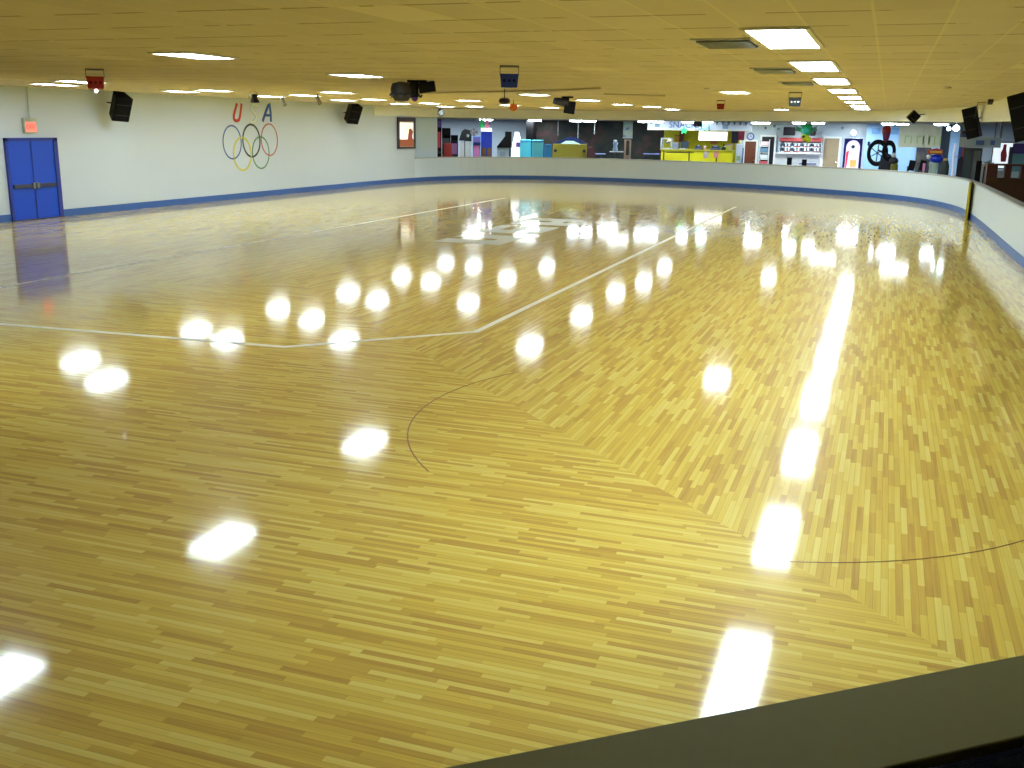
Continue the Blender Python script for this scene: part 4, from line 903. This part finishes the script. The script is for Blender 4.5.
for px, py, r_, lab in ((948.8,128.7,.09,'smaller round bluish lobby lamp left of the tall game'),(956.2,128.2,.14,'larger round bluish lobby lamp above the tall game')):
    t = thing('globe_lamp', lab, 'lamp', atY(px,py,50.5), group='round bluish lamps above the tall game')
    b = B(); b.ball((0,0,0), r_, 14); b.build('globe', glow('bluish_globe',(214,244,255),12), t, smooth=True)
    b = B(); b.cyl((0,0,r_*.8),(0,0,LH-atY(px,py,50.5).z),.015); b.build('stem', lgrey, t)
# right-hand glimpses
tag(B().box(atY(941,140,62).x, atY(950,140,62).x, 62, 62.2, -.03, LH-.01).build('grey_column', mat('column_grey',(70,84,100),.6)), 'slate column at the right edge of the cream banner', 'column')
hs = thing('header_board', 'pale header board over the dark glass display case', 'sign', (atY(980,143,46).x, 46, 0)); w = (atY(1004,143,46).x-atY(962,143,46).x)/2; za, zb_ = atY(980,147.5,46).z, atY(980,137.5,46).z
b = B(); b.box(-w,w,0,.12,za,zb_); b.build('board', mat('header_pale',(160,176,186),.5), hs)
for q0, q1 in ((-.2,.2),(.5,.7)): b = B(); b.box(w*q0,w*q1,-.02,-.001,za+.1,zb_-.11); b.build('marking', mat('header_blue',(80,104,160),.5), hs)
for q0 in (-w, w-.08): b = B(); b.box(q0,q0+.08,.02,.1,zb_,LH-.01); b.build('hanger', grey, hs)
dc, w, h = base('display_case', 'tall dark glass display case behind the yellow corner post', 'display case', 966, 983, 148, 46.5)
b = B(); b.box(-w/2,w/2,-.3,.3,0,.9).box(-w/2,w/2,-.3,.3,h-.1,h).box(-w/2,-w/2+.05,-.3,.3,.9,h).box(w/2-.05,w/2,-.3,.3,.9,h).box(-.03,.03,-.3,-.25,.9,h).box(-w/2,w/2,.25,.3,.9,h); b.build('frame', mat('case_frame',(40,48,56),.4), dc)
b = B(); b.box(-w/2+.05,-.03,-.29,-.28,.9,h-.1); b.build('door', mat('case_glass_l',(62,76,80),.15), dc)
b = B(); b.box(.03,w/2-.05,-.29,-.28,.9,h-.1); b.build('door', mat('case_glass_r',(96,104,104),.15), dc)
tag(B().box(atY(978,150,41.6).x, atY(983.5,150,41.6).x, 41.6, 41.9, -.03, atY(980,160,43).z).build('black_pillar', black), 'short black pedestal beside the yellow corner post', 'pedestal')
t, w, h = base('white_cabinet', 'pale narrow cabinet left of the wooden rail', 'cabinet', 983.5, 992, 163.5, 43)
b = B(); b.box(-w/2,w/2,-.25,.25,0,h); b.build('body', lgrey, t, .01); b = B(); b.box(-.02,.02,-.27,-.251,.1,h-.1); b.build('seam', dark, t)
t, w, h = base('potted_plant', 'bluish green bushy plant above the pale narrow cabinet', 'plant', 984, 999, 155, 44.5)
b = B(); b.lathe([(.12,0),(.2,h-.75),(.22,h-.62)]); b.build('pot', dark, t)
b = B(); rn = random.Random(9)
for k in range(60):
    a_ = rn.uniform(0,2*PI); e_ = rn.uniform(.1,1.4); L_ = rn.uniform(.22,.42); p0 = Vector((0,0,h-.55)); d_ = Vector((math.cos(a_)*math.cos(e_),math.sin(a_)*math.cos(e_)*.6,math.sin(e_)))
    p1 = p0+d_*L_; s_ = d_.orthogonal().normalized()*.05; v = [b.bm.verts.new(p0+d_*L_*.4),b.bm.verts.new(p0+d_*L_*.7+s_),b.bm.verts.new(p1),b.bm.verts.new(p0+d_*L_*.7-s_)]; b.face(v)
b.build('foliage', mat('bluegreen_leaf',(70,110,110),.6,var=.3), t)
# lit window with red shape on the right, back there
YR = 50
wn = thing('lit_poster', 'bright white lit poster with a red figure at the far right', 'poster', (atY(1004,150,YR).x, YR, atY(1004,168,YR).z)); w = (16.5)/FPX*52; h = atY(1004,143,YR).z-atY(1004,168,YR).z
b = B(); b.box(-w/2-.04,w/2+.04,0,.1,-.04,h+.06); b.build('frame', mat('poster_frame2',(92,86,80),.5), wn)
b = B(); b.box(-w/2,w/2,-.02,-.001,0,h); b.build('lit_face', glow('window_glow',(226,238,244),.9), wn)
b = B(); b.prism([(-.08,h*.25),(-.12,h*.6),(-.06,h*.75),(-.04,h*.95),(.08,h*.95),(.08,h*.75),(.14,h*.5),(.12,h*.25)], -.05, -.021, 'y'); b.build('red_figure', mat('figure_red',(206,60,70),.5), wn)
for q0 in (-w/2, w/2): b = B(); b.cyl((q0,.05,h+.05),(q0,.05,LH-wn.location.z),.02); b.build('hanger', dark, wn)
t, w, h = base('vending_machine', 'purple and teal vending machine at the right edge of the frame', 'vending machine', 1014.5, 1032, 143.5, 48)
b = B(); b.box(-w/2,w/2,-.4,.4,0,h); b.build('body', mat('vend_teal',(96,140,146),.5), t, .03)
b = B(); b.box(-w/2,w/2,-.43,-.401,h*.84,h); b.build('header', mat('vend_purple',(70,50,120),.5), t)
b = B(); b.box(-w*.4,w*.3,-.42,-.401,h*.3,h*.55); b.build('window', mat('vend_pale',(170,190,190),.2), t)
tag(B().box(atY(1010,150,46.9).x, atY(1013.5,150,46.9).x, 46.9, 47.2, -.03, atY(1011,147,47).z).build('dark_post', dark), 'thin dark post between the lit poster and the purple machine', 'post')
# wooden railing
wr = thing('wooden_rail', 'brown wooden rail unit with open shelf behind the right barrier', 'railing', (atY(988,160,40).x, 40, -.03)); 
xa, xb = 0, atY(1032,160,40).x-wr.location.x; zt_ = atY(1005,164,40).z+.03; zm = atY(1005,178,40).z+.03
b = B(); b.box(xa,xb,-.1,.5,zt_-.06,zt_); b.build('top_board', woodm, wr)
b = B(); b.box(xa,xb,-.1,.5,0,zm); b.build('lower_body', mat('rail_wood_amber',(88,54,20),.5,var=.2), wr)
for k, xx in enumerate((xa, (xa+xb)*.42, xb-.3)): b = B(); b.box(xx,xx+(.34 if k==0 else .2),-.1,.5,zm,zt_-.06); b.build('upright', mat('rail_wood_red',(92,46,26),.5,var=.2), wr)
t = thing('stacked_papers', 'white papers stacked inside the wooden rail unit', 'papers', (atY(1001,172,40.1).x, 40.15, zm+.002)); 
for k in range(3): b = B(); b.box(-.28+.05*k,.3-.06*k,-.1,.2,.07*k,.07*k+.05, Matrix.Rotation(.1*k,4,'Z')); b.build('sheet_pile', white, t)
tag(B().box(6.5, 11.8, 56, 56.2, -.03, LH-.01).build('partition', mat('dim_partition',(150,150,150),.6,var=.15,scale=1)), 'dim grey partition at the far right of the lobby', 'partition')

# added fill lights under the lobby ceiling that brighten its walls and machines
for x, y in ((-29.5,64.5),(-25.5,64.5),(-21.8,64.5),(-16,62.5),(-8.2,65.3),(-5,65.3),(-1.8,65.3),(1.6,64.6),(4.6,62),(8,50),(8,43),(-22.3,55.6),(-19.5,56.7),(-14,57.2),(-2.5,53),(.8,50.5)):
    li = bpy.data.lights.new('lobby_fill_light', 'AREA'); li.shape = 'RECTANGLE'; li.size = 1.2; li.size_y = .6; li.energy = 170 if y > 58 or x > 5 else 75; li.color = (.86,.97,1)
    lo = bpy.data.objects.new('lobby_fill_light', li); C.objects.link(lo); lo.location = (x, y, LH-.04)

# ---------------------------------------------------------------- world and camera
w_ = bpy.data.worlds.new('World'); bpy.context.scene.world = w_; w_.use_nodes = True
w_.node_tree.nodes['Background'].inputs[0].default_value = (.02,.02,.02,1)
cam = bpy.data.cameras.new('camera'); co = bpy.data.objects.new('camera', cam); C.objects.link(co)
cam.sensor_width = 36; cam.lens = FPX/1024*36; cam.clip_end = 300
M = Matrix((( Rt.x, Up.x, -Fw.x, CAM.x),(Rt.y, Up.y, -Fw.y, CAM.y),(Rt.z, Up.z, -Fw.z, CAM.z),(0,0,0,1)))
co.matrix_world = M
bpy.context.scene.camera = co
vs_ = bpy.context.scene.view_settings
vs_.view_transform = 'Standard'; vs_.look = 'None'; vs_.gamma = 1; vs_.use_curve_mapping = False; vs_.exposure = .12
